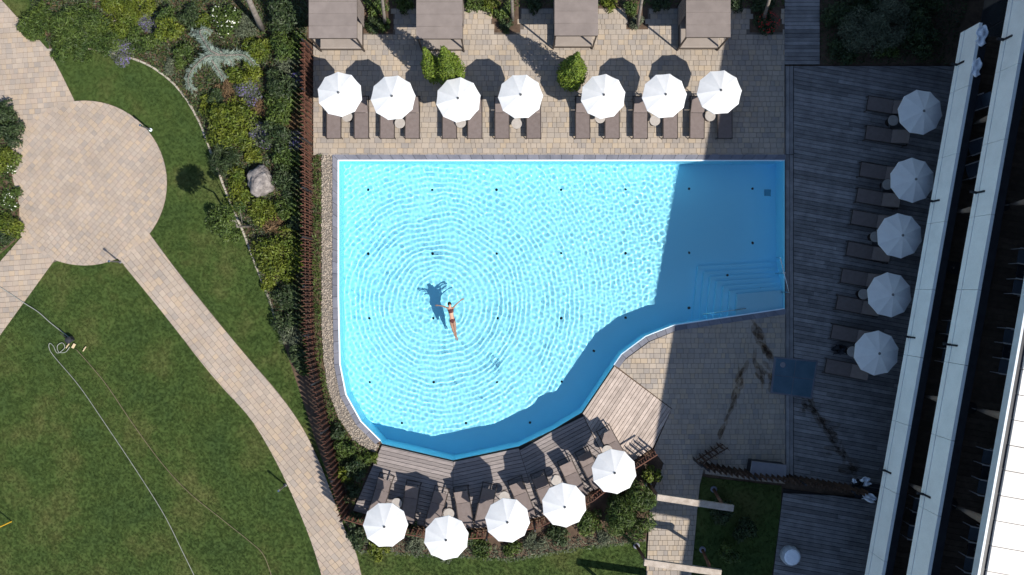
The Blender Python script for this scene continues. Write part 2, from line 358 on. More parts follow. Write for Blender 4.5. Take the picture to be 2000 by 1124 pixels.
# ------------------------------------------------------------ decks
def deck(name, poly, rot, pitch, matname, zt=.05, gap=.018, jointed=0, seed=0, hgt=.05, sub=.09):
    rnd = random.Random(seed); poly = ccw(poly); m = MB(); m.prism(poly, zt-hgt-sub, zt-hgt-.012); root = tag(m.build(name, MT['joist']), kind='structure')
    c, s = math.cos(rot), math.sin(rot); lp = ccw([(x*c+y*s, -x*s+y*c) for x, y in poly]); ys = [p[1] for p in lp]; xs = [p[0] for p in lp]
    y = min(ys)
    while y < max(ys):
        cuts = [min(xs)-1]
        while jointed and cuts[-1] < max(xs): cuts.append(cuts[-1]+jointed*rnd.uniform(.75, 1.25))
        if not jointed: cuts.append(max(xs)+1)
        for x0, x1 in zip(cuts, cuts[1:]):
            q = [(x0+.003, y+gap/2), (x1-.003, y+gap/2), (x1-.003, y+pitch-gap/2), (x0+.003, y+pitch-gap/2)]
            for i in range(len(lp)):
                q = halfplane(q, lp[i], lp[(i+1) % len(lp)])
                if len(q) < 3: break
            if len(q) >= 3 and area(q) > .004:
                b = MB(); b.prism([(a*c-d*s, a*s+d*c) for a, d in q], zt-hgt, zt+rnd.uniform(-.003, .003), .006); b.build('plank', MT[matname], root)
        y += pitch
    return root
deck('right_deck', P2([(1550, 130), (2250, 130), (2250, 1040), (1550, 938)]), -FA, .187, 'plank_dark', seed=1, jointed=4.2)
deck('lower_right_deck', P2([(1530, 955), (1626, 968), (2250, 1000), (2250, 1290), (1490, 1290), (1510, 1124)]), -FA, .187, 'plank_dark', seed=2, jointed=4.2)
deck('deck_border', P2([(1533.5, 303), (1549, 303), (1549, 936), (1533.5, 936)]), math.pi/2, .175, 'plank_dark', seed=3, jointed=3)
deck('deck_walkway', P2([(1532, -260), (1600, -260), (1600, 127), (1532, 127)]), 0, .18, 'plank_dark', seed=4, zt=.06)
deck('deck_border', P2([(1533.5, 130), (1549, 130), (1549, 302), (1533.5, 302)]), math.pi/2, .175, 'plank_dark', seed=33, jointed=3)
dA = lambda a, b: math.atan2(-(b[1]-a[1]), b[0]-a[0])
deck('pool_deck', P2([(746, 870), (885, 902), (884, 1034), (760, 1018), (690, 997)]), dA((746, 870), (885, 902)), .175, 'plank', seed=5)
deck('pool_deck', P2([(885.6, 902), (1013, 875), (1056, 1009), (947, 1030), (884.6, 1034)]), dA((885, 902), (1013, 875)), .175, 'plank', seed=6)
deck('pool_deck', P2([(1013.6, 874.7), (1079, 843), (1137, 809), (1196, 928), (1150, 962), (1056.6, 1009)]), dA((1013, 872), (1136, 808)), .175, 'plank', seed=7)
deck('pool_deck', P2([(1138, 808), (1200, 716), (1311, 799), (1274, 876), (1234, 902), (1196.6, 927)]), dA((1137, 809), (1200, 716)), .165, 'plank_pale', seed=8)
# ------------------------------------------------------------ pool
FL = -1.55; WL = -.09
pw = hole; pool = MB(); n = len(pw)
pool.add([(*p, FL) for p in pw], [tuple(t) if True else t for t in tessellate_polygon([[Vector((*p, 0)) for p in pw]])])
pool_o = tag(pool.build('pool', MT['liner']), kind='structure'); pool_o.cycles.is_caustics_receiver = True
wl = MB(); wt = MB(); lip = MB()
cx0, cy0 = W(1000, 560)[:2]
for i in range(n):
    a, b = pw[i], pw[(i+1) % n]
    wl.add([(*a, FL), (*b, FL), (*b, WL-.12), (*a, WL-.12)], [(0, 1, 2, 3)]); wt.add([(*a, WL-.12), (*b, WL-.12), (*b, .03), (*a, .03)], [(0, 1, 2, 3)])
for o in (wl.build('pool_wall', MT['liner'], pool_o), wt.build('waterline_band', MT['landing'], pool_o)): o.cycles.is_caustics_receiver = True
pp = ccw(pw)
def offset(poly, d):
    out = []; n = len(poly)
    for i in range(n):
        p0, p1, p2 = (Vector(poly[(i+k) % n]) for k in (-1, 0, 1)); e0 = (p1-p0).normalized(); e1 = (p2-p1).normalized()
        n0 = Vector((e0.y, -e0.x)); n1 = Vector((e1.y, -e1.x)); b = (n0+n1).normalized(); out.append(tuple(p1+b*d/max(.3, b.dot(n0))))
    return out
lo_ = offset(pp, -.018); hi_ = offset(pp, .03)
rim = MB()
def on_deck(i):
    q = (Vector(pp[i])+Vector(pp[(i+1) % n]))/2*42; mx, my = 1000+q.x, 562-q.y
    return (my > 760 and mx > 742) or (mx > 1525 and my < 600) or (1205 > mx > 900 and my > 700)
for i in range(n):
    j = (i+1) % n
    if on_deck(i): continue
    rim.add([(*lo_[i], .018), (*lo_[j], .018), (*hi_[j], .018), (*hi_[i], .018), (*lo_[i], -.06), (*lo_[j], -.06)], [(0, 1, 2, 3)[::-1], (4, 5, 1, 0)[::-1]])
rim.build('pool_lip', MT['liner_white'], pool_o)
# coping stones along the paved sides
co_in = offset(pp, .032); co_out = offset(pp, .275)
deck_side = [W(746, 869), W(885, 900), W(1013, 873), W(1136, 808), W(1199, 714), W(1079, 841)]
for i in range(n):
    j = (i+1) % n
    if on_deck(i): continue
    L = (Vector(pp[j])-Vector(pp[i])).length; k = max(1, round(L/.52))
    for t in range(k):
        g = .006/L; f0, f1 = t/k+g, (t+1)/k-g; lp = lambda A, f: tuple(Vector(A[i]).lerp(Vector(A[j]), f))
        m = MB(); m.prism([lp(co_in, f0), lp(co_in, f1), lp(co_out, f1), lp(co_out, f0)], -.04, .036, .006); m.build('coping_stone', MT['coping'], pool_o)
# floor inlets, drains, wall slots
SEEN = [(719, 371), (844, 371), (970, 371), (1096, 371), (1222, 370), (1346, 369), (1470, 369), (719, 496), (845, 496), (970, 496), (1096, 495), (1222, 495), (1346, 494), (1470, 475), (721, 622), (846, 622), (972, 622), (1096, 622), (1222, 621), (1346, 602), (722, 747), (847, 747), (971, 747), (1097, 746), (1160, 686), (785, 827), (910, 827), (1035, 826)]
inl = MB(); inl.lathe([(.062, 0), (.062, .012), (.04, .022), (0.001, .022)], n=14); inl = inl.mesh('floor_inlet', MT['black'])
for x, y in SEEN: link('floor_inlet', inl, pool_o, W(x, y, -1.15)*Vector((1, 1, 0)) + Vector((0, 0, FL)))
m = MB(); m.box((0, 0, 0), (.32, .32, .02)); m.build('floor_drain', MT['drain'], pool_o, loc=W(1499, 377, -1.15)*Vector((1, 1, 0))+Vector((0, 0, FL+.01)))
m = MB()
XS = [1363.5, 1375.5, 1387.5, 1400, 1413, 1426, 1439.6]; YS = [520, 531, 541, 550, 559, 568, 575]
for i, (x, y) in enumerate(zip(XS, YS)):
    z = FL+.19*(i+1); za = z*.75; yb = lambda X: 603+(1532-X)*32/215
    quad = [W(x, y, za)[:2], W(1540, y-9, za)[:2], W(1532, yb(1532))[:2], W(x, yb(x))[:2]]
    s_ = MB(); s_.prism([tuple(q) for q in quad], FL-.001*i, z); o = s_.build('step', MT['landing' if i == 6 else 'liner'], pool_o); o.cycles.is_caustics_receiver = True
for (x, y) in ((1420, 538), (1481, 565)): link('floor_inlet', inl, pool_o, W(x, y, -.8)*Vector((1, 1, 0))+Vector((0, 0, FL+.19*(3 if x < 1450 else 5)+.01)))
# water: rings round the swimmer, their echoes off the walls, and small wind ripples
xs = np.arange(W(655, 0)[0], W(1538, 0)[0], .025); ys = np.arange(W(0, 905)[1], W(0, 308)[1], .025)
XX, YY = np.meshgrid(xs, ys); sx, sy = W(882, 618)[:2]
def wob(s, a, lam, k):
    r = np.random.default_rng(s); z = np.zeros_like(XX)
    for _ in range(k):
        th = r.uniform(0, 2*np.pi); l = lam*r.uniform(.7, 1.5); z += np.sin(2*np.pi*(XX*np.cos(th)+YY*np.sin(th))/l+r.uniform(0, 7))
    return a*z/math.sqrt(k)
R0 = np.hypot(XX-sx, YY-sy); RR = R0+wob(3, .055, 3.0, 6)+wob(4, .022, .8, 6)
Z = .0017*np.sin(2*np.pi*RR/.25)*np.clip((R0-.7)/1.4, 0, 1)*np.exp(-R0/9)*(1+wob(5, .16, 1.8, 6))
Z += .0004*np.sin(2*np.pi*(RR+wob(6, .05, .7, 6))/.21)*np.clip((R0-.7)/1.2, 0, 1)*np.exp(-R0/7)*(1+wob(15, .4, 1.5, 6))
wx0, wx1, wy1 = W(661, 0)[0], W(1532, 0)[0], W(0, 314)[1]
for (ix, iy) in ((2*wx0-sx, sy), (sx, 2*wy1-sy), (2*wx1-sx, sy), (sx, W(0, 890)[1]*2-sy)):
    r = np.hypot(XX-ix, YY-iy)+wob(int(abs(ix*7+iy*3)), .08, 2, 6); Z += .0004*np.sin(2*np.pi*r/.27)*np.exp(-np.maximum(r-3, 0)/14)
calm = (.38+.5*np.clip((R0-3.5)/8, 0, 1))+.35*np.exp(-(R0/1.2)**2)
rr = np.random.default_rng(12)
for i in range(70):
    th = rr.normal(.55, .75)+(np.pi/2 if i % 3 == 0 else 0); l = float(np.exp(rr.uniform(np.log(.13), np.log(.34)))); ph = rr.uniform(0, 7)
    env = .6+.4*np.sin(2*np.pi*(XX*rr.normal()*.12+YY*rr.normal()*.12)+rr.uniform(0, 7))
    Z += calm*env*.0052*l*l*np.sin(2*np.pi*(XX*np.cos(th)+YY*np.sin(th))/l+ph)
Z += wob(9, .0010, 1.6, 10)+wob(21, .0030, .46, 10)*np.exp(-(R0/1.15)**2)
keep = inside(offset(pp, .05), XX, YY); ny_, nx_ = XX.shape; idx = np.arange(nx_*ny_).reshape(ny_, nx_)
qd = np.stack([idx[:-1, :-1], idx[:-1, 1:], idx[1:, 1:], idx[1:, :-1]], -1).reshape(-1, 4)
kq = (keep[:-1, :-1] | keep[1:, 1:]).ravel(); qd = qd[kq]; used = np.unique(qd); mp_ = np.full(nx_*ny_, -1); mp_[used] = np.arange(len(used))
wv = np.stack([XX, YY, Z+WL], -1).reshape(-1, 3)[used]
wo = tag(link('water', fast_mesh('water', wv, mp_[qd], MT['water'], True)), kind='structure'); wo.cycles.is_caustics_caster = True
# hand rails
hr = empty('handrail', W(1534, 540)); tag(hr, 'bent stainless steel grab rail on the shaded right edge of the pool', 'handrail')
o0 = W(1534, 540)
a, b, c, d = W(1516, 504, -.3), W(1524, 504, .75), W(1541, 571, .8), W(1528, 571, -.2)
m = MB(); m.tube([a-o0, a.lerp(b, .8)-o0, b-o0, b.lerp(c, .5)-o0, c-o0, c.lerp(d, .3)-o0, d-o0], .022, 8); m.build('rail', MT['steel'], hr, True)
for q in (W(1520, 534), W(1527, 571)):
    m = MB(); m.tube([(q.x-o0.x, q.y-o0.y, -.5), (q.x-o0.x+.1, q.y-o0.y, .7)], .018, 8); m.build('post', MT['steel'], hr, True)
m = MB(); p0, p1 = W(1372, 614, -.55), W(1457, 603, -.05); m.tube([p0, p1], .022, 8); wr = m.build('handrail', MT['steel'], None, True)
tag(wr, 'straight submerged handrail beside the pool steps', 'handrail')
# ------------------------------------------------------------ hotel
hx = W(1822, 562, 4.3).x
hotel = empty('hotel_building', (hx, 0, 0), -FA); tag(hotel, 'long pale concrete hotel with stacked balconies and a white roof', 'building')
LEN0, LEN1 = -17.0, 26.0
def part(name, boxes, mat, parent=hotel):
    m = MB()
    for b in boxes: m.box(((b[0]+b[1])/2, (b[2]+b[3])/2, (b[4]+b[5])/2), (b[1]-b[0], b[3]-b[2], b[5]-b[4]))
    return m.build(name, MT[mat], parent)
N1 = 11.0      # the lowest parapet stops short of the frame's top
part('facade_wall', [(2.4, 2.7, LEN0, LEN1, 0, 10.0), (2.7, 14, LEN0+.01, LEN1-.01, 0, 9.95)], 'wall')
for fl, (zb, n1) in enumerate(((3.0, N1), (6.0, LEN1))):
    slab = part('floor_slab', [(.14, 2.39, LEN0, n1, zb+.02, zb+.24)], 'wall')
    y = LEN0
    while y < n1-.2:      # concrete panels with an open joint between slab edge and parapet
        y2 = min(y+2.82, n1); pn = part('parapet_panel', [(0, .13, y+.008, y2-.008, zb+.31, zb+1.28)], 'concrete'); part('slab_edge', [(-.012, .13, y+.006, y2-.006, zb, zb+.285)], 'concrete', pn); y = y2
    part('shadow_gap', [(.03, .12, LEN0, n1, zb+.28, zb+.32)], 'dark_metal')
    part('coping_cap', [(.131, .44, LEN0, n1, zb+.95, zb+1.275)], 'dark_metal')
    y = LEN0+.5
    bd = 0
    while y < n1-.2 and bd < 150:
        if y > -14: part('floor_board', [(.442, 2.38, y, y+.21, zb+.245, zb+.27)], 'balcony', slab)
        y += .225; bd += 1
for px, py, zb in ((1858, 136, 3), (1812, 403, 3), (1766, 668, 3), (1722, 929, 3), (1964, 88, 6), (1908, 387, 6), (1856, 684, 6), (1805, 976, 6)):
    y = W(px, py, zb+.2).y/math.cos(FA)+.2
    m = MB(); m.box((-.14, y, zb+.18), (.26, .09, .08)); m.box((-.02, y, zb+.42), (.05, .07, .5)); m.build('drain_spout', MT['dark_metal'], hotel)
rx = W(2010, 562, 10.3).x-hx
part('roof_slab', [(rx+.02, 14, LEN0, LEN1, 9.98, 10.16)], 'wall')
part('roof_fascia', [(rx-.02, rx+.06, LEN0, LEN1, 10.0, 10.3)], 'fascia'); part('roof_gutter', [(rx+.061, rx+.28, LEN0, LEN1, 10.17, 10.21)], 'dark_metal')
y = LEN0
while y < LEN1: part('roof_panel', [(rx+.29, 13.9, y+.006, min(y+.83, LEN1)-.006, 10.165, 10.29+random.uniform(-.006, .006))], 'roof'); y += .84
for k in range(14):
    y = LEN0+1.2+k*3.0
    for z0 in (.02, 3.3, 6.3):
        if z0 == 3.3 and y > N1-2: continue
        w_ = part('window', [(2.36, 2.41, y, y+2.3, z0+.06, z0+2.3)], 'dark_metal'); part('pane', [(2.345, 2.358, y+.08, y+1.11, z0+.14, z0+2.22)], 'glass', w_); part('pane', [(2.345, 2.358, y+1.19, y+2.22, z0+.14, z0+2.22)], 'glass', w_)
# set-back wing further south, unseen, added to shade the lower right corner
wing = empty('unseen_wing', (hx, 0, 0), -FA); tag(wing, 'unseen set-back wing beyond the lower frame edge, added to shade the lower right', 'building')
part('wall', [(2.45, 13.5, -34, LEN0-.02, 0, 9.9)], 'wall', wing); part('roof', [(1.95, 13.5, -34, LEN0-.02, 9.9, 10.2)], 'roof', wing)
# ------------------------------------------------------------ parasols
def panel_mesh():
    v = []; f = []; K = 6; a0, a1 = -math.pi/10, math.pi/10; Rr = .985; rows = []
    for i in range(K+1):
        t = i/K; z = .31*(1-t)+.015*math.sin(math.pi*t)
        for j in range(5):
            u = j/4; a = a0+(a1-a0)*u; rad = Rr*t*math.cos(a0)/math.cos(a)*(1-.010*t*math.sin(math.pi*u)); v.append((rad*math.cos(a), rad*math.sin(a), z+2.2-.012*math.sin(math.pi*u)*t))
    for i in range(K): f += [(i*5+j, (i+1)*5+j, (i+1)*5+j+1, i*5+j+1) for j in range(4)]
    b = (K)*5; nb = len(v)
    v += [(v[b+j][0], v[b+j][1], v[b+j][2]-.045) for j in range(5)]; f += [(b+j, nb+j, nb+j+1, b+j+1) for j in range(4)]
    return fast_mesh('panel', v, f, MT['canvas'], False)
def make_parasol():
    r = empty('parasol'); pm = panel_mesh()
    for k in range(10): link('panel', pm, r, rot=(0, 0, k*math.pi/5))
    m = MB(); m.tube([(.04, .05, 2.2), (.93, .3, 2.17)], .01, 5); m = MB(); m.tube([(.05, 0, 2.40), (.95, 0, 2.17)], .01, 5); rb = m.mesh('rib', MT['pole'])
    for k in range(10): link('rib', rb, r, rot=(0, 0, math.pi/10+k*math.pi/5))
    m = MB(); m.lathe([(.022, .06), (.022, 2.47)], n=10); m.build('pole', MT['pole'], r)
    m = MB(); m.lathe([(.06, 2.465), (.065, 2.49), (.03, 2.52), (.03, 2.55), (.012, 2.57)], n=10); m.build('finial', MT['pole'], r)
    m = MB(); m.lathe([(.055, 2.02), (.06, 2.1), (.04, 2.14)], n=10); m.build('hub', MT['pole'], r)
    m = MB(); m.prism([(-.25, -.25), (.25, -.25), (.25, .25), (-.25, .25)], 0, .06, .01, True); m.build('base_plate', MT['pole'], r)
    return r
par0 = None
def parasol(px, py, z0, label, group):
    global par0
    if par0 is None: par0 = o = make_parasol()
    else: o = copy_tree(par0)
    p = W(px, py, 2.25); o.location = (p.x, p.y, z0); o.rotation_euler = (random.uniform(-.03, .03), random.uniform(-.03, .03), random.uniform(0, .6)); tag(o, label, 'parasol', group); return o
for i, (x, y) in enumerate([(662, 185), (770, 190), (894, 194), (1016, 190), (1178, 188), (1297, 185), (1405, 183)]):
    parasol(x, y, .03, f'white ten-sided parasol, {ORD[i]} from the rust fence in the row above the pool', 'parasols along the top terrace')
for i, (x, y) in enumerate([(1795, 217), (1781, 353), (1759, 461), (1736, 579), (1713, 691)]):
    parasol(x, y, .05, f'shaded pale parasol beside the hotel balcony, {ORD[i]} counted from the top', 'parasols along the hotel')
for i, (x, y) in enumerate([(754, 1028), (869, 1050), (992, 1018), (1099, 985), (1201, 923)]):
    parasol(x, y, .05, f'white parasol on the timber deck below the pool, {ORD[i]} from the left', 'parasols on the pool deck')
# ------------------------------------------------------------ sun loungers (head at +y, foot at -y, 2 m long)
def make_lounger():
    r = empty('sun_lounger'); w = .31
    for s in (-1, 1):
        m = MB(); m.box((s*(w+.02), 0, .30), (.04, 1.98, .05)); m.build('side_rail', MT['frame'], r)
        for y in (-.9, .85): m = MB(); m.tube([(s*(w+.02), y, .30), (s*(w+.035), y+(.05 if y > 0 else -.05), 0)], .02, 6); m.build('leg', MT['frame'], r)
    for y in (-.97, .35, .97): m = MB(); m.box((0, y, .29), (2*w, .035, .035)); m.build('cross_bar', MT['frame'], r)
    m = MB(); m.prism([(-w, -.96), (w, -.96), (w, .19), (-w, .19)], .318, .332, .004, True); m.build('seat_sling', MT['sling'], r)
    t = math.radians(32); L = .74
    bm_ = MB(); c = Vector((0, .21+L/2*math.cos(t), .33+L/2*math.sin(t))); bm_.box(c, (2*w-.02, L, .016), mat=Matrix.Rotation(t, 3, 'X')); b = bm_.build('backrest', MT['sling'], r)
    for s in (-1, 1): m = MB(); m.bar((s*w, .2, .315), (s*w, .21+L*math.cos(t), .315+L*math.sin(t)), .025, .03); m.build('backrest_rail', MT['frame'], b)
    m = MB(); m.bar((-.2, .58, .5), (-.2, .8, .29), .02, .02); m.bar((.2, .58, .5), (.2, .8, .29), .02, .02); m.build('backrest_prop', MT['frame'], r)
    return r
lng0 = None
def lounger(x, y, rz, z0, label, group):
    global lng0
    if lng0 is None: lng0 = o = make_lounger()
    else: o = copy_tree(lng0)
    o.location = (x, y, z0); o.rotation_euler = (0, 0, rz); tag(o, label, 'sun lounger', group)
for i, (a, b) in enumerate([(638, 666), (692, 720), (743, 770), (792, 819), (864, 892), (913, 942), (967, 994), (1028, 1056), (1124, 1152), (1182, 1209), (1237, 1264), (1296, 1322), (1347, 1376), (1401, 1430)]):
    p = W((a+b)/2, 271, .33); lounger(p.x, p.y+.98, random.uniform(-.012, .012), .03, f'taupe sling sun lounger, {ORD[i]} from the rust fence in the row above the pool', 'loungers along the top terrace')
for i, (x, y) in enumerate([(1694, 201), (1691, 258), (1680, 330), (1673, 381), (1663, 424), (1654, 486), (1643, 538), (1634, 591), (1624, 648), (1612, 715)]):
    p = W(x, y, .35); d = Vector((math.cos(FA), -math.sin(FA))); lounger(p.x+d.x*.98, p.y+d.y*.98, -math.pi/2-FA+random.uniform(-.02, .02), .05, f'shaded sun lounger on the dark deck facing the pool, {ORD[i]} from the top', 'loungers along the hotel')
for i, (hx_, hy_, fx_, fy_) in enumerate([(757, 925, 733, 1004), (809, 940, 795, 1020), (864, 952, 842, 1030), (900, 948, 912, 1030), (957, 945, 940, 1024), (1005, 934, 1034, 1010), (1050, 924, 1078, 998), (1102, 898, 1135, 970), (1136, 880, 1172, 950), (1177, 836, 1216, 908)]):
    a = W(hx_, hy_, .2); b = W(fx_, fy_, .2); d = (a-b).normalized(); c = b+d*.98
    lounger(c.x, c.y, math.atan2(d.y, d.x)-math.pi/2, .05, f'taupe sun lounger on the timber deck below the pool, {ORD[i]} from the left', 'loungers on the pool deck')
# side tables
tb0 = None
def table(px, py, z0, label, group):
    global tb0
    if tb0 is None:
        o = empty('side_table'); m = MB(); m.lathe([(.235, .43), (.24, .435), (.24, .45), (.235, .455)], n=28); m.build('table_top', MT['tabletop'], o)
        m = MB(); m.lathe([(.02, .02), (.02, .43)], n=8); m.build('leg', MT['frame'], o); m = MB(); m.lathe([(.17, 0), (.17, .012), (.02, .022)], n=20); m.build('foot_plate', MT['frame'], o); tb0 = o
    else: o = copy_tree(tb0)
    p = W(px, py, .46); o.location = (p.x, p.y, z0); tag(o, label, 'side table', group)
for i, (x, y) in enumerate([(678, 228), (781, 241), (900, 240), (1009, 242), (1172, 231), (1279, 236), (1387, 227)]):
    table(x, y, .03, f'small round beige side table, {ORD[i]} from the rust fence on the top terrace', 'side tables on the top terrace')
for i, (x, y) in enumerate([(1744, 236), (1733, 361), (1709, 463), (1686, 575), (1664, 687)]):
    table(x, y, .05, f'shaded round side table beside the hotel parasols, {ORD[i]} from the top', 'side tables along the hotel')
for i, (x, y) in enumerate([(775, 983), (877, 1003), (985, 970), (1086, 938), (1186, 880)]):
    table(x, y, .05, f'round pale side table on the timber deck below the pool, {ORD[i]} from the left', 'side tables on the pool deck')
# ------------------------------------------------------------ cabanas
def cabana(x0, x1, y0, label, flip):
    w = x1-x0; D = 2.15; r = empty('cabana', ((x0+x1)/2, y0+D/2, .03)); tag(r, label, 'cabana', 'cabanas at the back of the terrace')
    hw = w/2; hd = D/2
    k = 4
    for i in range(k):      # roof canvas strips
        a = -hd+D*i/k; b = a+D/k; m = MB(); m.prism([(-hw, a+.004), (hw, a+.004), (hw, b-.004), (-hw, b-.004)], 1.985, 2.0+.006*(i % 2), .003, True); m.build('roof_strip', MT['taupe'], r)
    m = MB(); m.box((0, -hd+.02, 1.93), (w-.02, .03, .11)); m.box((0, hd-.02, 1.93), (w-.02, .03, .11)); m.box((-hw+.02, 0, 1.93), (.03, D-.08, .11)); m.box((hw-.02, 0, 1.93), (.03, D-.08, .11)); m.build('roof_frame', MT['frame'], r)
    for sx_ in (-1, 1):
        for sy_ in (-1, 1): m = MB(); m.box((sx_*(hw-.05), sy_*(hd-.05), .94), (.06, .06, 1.87)); m.build('post', MT['frame'], r)
    m = MB(); m.box((0, hd-.03, 1.0), (w-.16, .02, 1.7)); m.build('back_curtain', MT['taupe'], r)
    m = MB()
    for i in range(12): m.box((flip*(hw-.045-.012*(i % 2)), hd-.18-i*.075, 1.0), (.02, .07, 1.7))
    m.build('side_curtain', MT['taupe'], r)
    m = MB(); m.prism([(-hw+.1, -hd+.06), (hw-.1, -hd+.06), (hw-.1, hd-.12), (-hw+.1, hd-.12)], .30, .46, .03, True); m.build('mattress', MT['mattress'], r)
    m = MB(); m.box((0, 0, .17), (w-.18, D-.16, .25)); m.build('bed_base', MT['frame'], r)
    for s in (-.45, .45): m = MB(); m.prism([(s-.34, hd-.55), (s+.34, hd-.55), (s+.34, hd-.2), (s-.34, hd-.2)], .46, .60, .05, True); m.build('cushion', MT['mattress'], r)
for (a, b, y, lb, fl) in ((603, 697, 75, 'taupe canvas cabana in the corner beside the rust fence', 1), (813, 903, 76, 'taupe canvas cabana behind the twin clipped conifer', 1), (1083, 1168, 70, 'taupe canvas cabana behind the single clipped conifer', -1), (1340, 1427, 73, 'sunlit taupe cabana nearest to the building shadow', -1)):
    p0 = W(a, y, 2.03); p1 = W(b, y, 2.03); cabana(p0.x, p1.x, p0.y, lb, fl)
# ------------------------------------------------------------ slatted fences
def fence(pts, label, hgt=1.45, step=.115, gate=False, mat='rust'):
    w_ = [W(*p) for p in pts]; r = empty('gate' if gate else 'slat_fence', w_[0]); tag(r, label, 'gate' if gate else 'fence'); o = w_[0]; m = MB(); m.box((0, 0, hgt/2), (.02, .15, hgt)); sm = m.mesh('slat', MT[mat])
    for k, (p, d) in enumerate(walk(w_, step)):
        nrm = Vector((d.y, -d.x, 0))*(.045 if k % 2 else -.045); s = link('slat', sm, r, p-o+nrm+Vector((0, 0, .02+random.uniform(-.012, .012))), (0, 0, math.atan2(d.y, d.x)+math.pi/2+random.uniform(-.12, .12)+math.pi/2+(.22 if k % 2 else -.22)))
    for z in (.35, 1.12):
        m = MB()
        for a, b in zip(w_, w_[1:]): m.bar(a-o+Vector((0, 0, z)), b-o+Vector((0, 0, z)), .04, .06)
        m.build('rail', MT[mat], r)
    for p, d in walk(w_, 2.2): m = MB(); m.box((0, 0, .76), (.07, .07, 1.52)); m.build('post', MT['dark_metal'], r, loc=p-o)
fence(FENCE_L, 'long rust-brown slat fence between the planted bed and the pool', step=.125)
fence(FENCE_S, 'low rust slat fence curving behind the deck below the pool', step=.125, hgt=.85)
fence(FENCE_R, 'shaded slat fence with shade-darkened colour beside the storage box', step=.13, hgt=1.3, mat='slat_shaded')
fence([(1355, 897), (1408, 865)], 'short open slat gate standing across the shaded terrace', step=.16, hgt=1.2, gate=True, mat='slat_shaded')
# ------------------------------------------------------------ bed, edging, gravel
sheet('planting_bed', P2([(-60, -400), (97, 98)]+EDGE[1:]+[(560, 690), (590, 780), (612, 850), (640, 930), (668, 1010), (680, 1000), (659, 909), (644, 840), (629, 763), (617, 700), (611, 640), (609, 520), (608, 300), (608, 98), (608, -300)]), -.02, 'soil')
sheet('planting_bed', P2([(668, 1010), (700, 1075), (1000, 1092), (1150, 1066), (1262, 1058), (1270, 975), (1296, 905), (1275, 878), (1232, 905), (1153, 966), (1053, 1015), (947, 1035), (870, 1040), (760, 1022), (680, 1000)]), -.018, 'soil')
sheet('planting_bed', P2([(1602, -300), (2300, -300), (2300, 127), (1602, 127)]), 0.0, 'soil')
bd_e = [W(*p) for p in EDGE]; root = tag(MB().box((0, 0, -2), (.01, .01, .01)).build('lawn_edging', MT['cream']), kind='structure')
root.location = (0, 0, 0)
for p, d in walk(bd_e, .34):
    m = MB(); wd = random.uniform(.04, .06); m.prism([(-.16, -wd), (.155, -wd), (.16, wd), (-.155, wd)], -.05, random.uniform(.02, .05), .015); m.build('edging_stone', MT['cream'], root).location = p
    root.children[-1].rotation_euler = (0, 0, math.atan2(d.y, d.x)+random.uniform(-.06, .06))
GR_O = [(628, 303), (628, 640), (632, 705), (640, 760), (660, 815), (690, 860), (732, 886)]
GR_I = [(650, 303), (650, 580), (653, 713), (666, 776), (697, 830), (736, 868)]
GRAV = P2(GR_O+[(741, 868)]+GR_I[::-1]); sheet('gravel_strip', GRAV, -.012, 'gravel_bed')
def scatter(name, pts, inst, smin, smax, tilt=.3):
    me = fast_mesh(name, pts, np.zeros((0, 3), int)) if False else bpy.data.meshes.new(name)
    me.vertices.add(len(pts)); me.vertices.foreach_set('co', np.asarray(pts, np.float32).ravel()); o = link(name, me)
    ng = bpy.data.node_groups.new(name, 'GeometryNodeTree'); ng.interface.new_socket('Geometry', in_out='INPUT', socket_type='NodeSocketGeometry'); ng.interface.new_socket('Geometry', in_out='OUTPUT', socket_type='NodeSocketGeometry')
    N = ng.nodes; L = ng.links; gi = N.new('NodeGroupInput'); go = N.new('NodeGroupOutput'); ip = N.new('GeometryNodeInstanceOnPoints'); obi = N.new('GeometryNodeObjectInfo'); obi.inputs[0].default_value = inst
    rv = N.new('FunctionNodeRandomValue'); rv.data_type = 'FLOAT_VECTOR'; rv.inputs[0].default_value = (-tilt, -tilt, 0); rv.inputs[1].default_value = (tilt, tilt, 6.28)
    rs = N.new('FunctionNodeRandomValue'); rs.data_type = 'FLOAT'; rs.inputs[2].default_value = smin; rs.inputs[3].default_value = smax
    L.new(gi.outputs[0], ip.inputs['Points']); L.new(obi.outputs['Geometry'], ip.inputs['Instance']); L.new(rv.outputs[0], ip.inputs['Rotation']); L.new(rs.outputs[1], ip.inputs['Scale']); L.new(ip.outputs[0], go.inputs[0])
    md = o.modifiers.new('scatter', 'NODES'); md.node_group = ng; return o
def pts_in(poly, dens, z, excl=()):
    a = np.array(poly); lo, hi = a.min(0), a.max(0); n = int(dens*(hi[0]-lo[0])*(hi[1]-lo[1])); x = RNG.uniform(lo[0], hi[0], n); y = RNG.uniform(lo[1], hi[1], n); k = inside(poly, x, y)
    for e in excl: k &= ~inside(e, x, y)
    return np.stack([x[k], y[k], np.full(k.sum(), z)], -1)
FAR = Vector((0, 0, -3))
pb = MB(); pb.lathe([(.012, -.012), (.03, -.004), (.032, .006), (.014, .018)], n=6)
pebble = tag(pb.build('gravel', MT['gravel'], loc=W(639, 500, .01)), 'single pale pebble in the gravel strip', 'gravel', kind='stuff')
tag(scatter('gravel', pts_in(GRAV, 420, 0), pebble, .5, 1.25, 1.0), 'loose pale gravel strip along the left pool edge', 'gravel', kind='stuff')
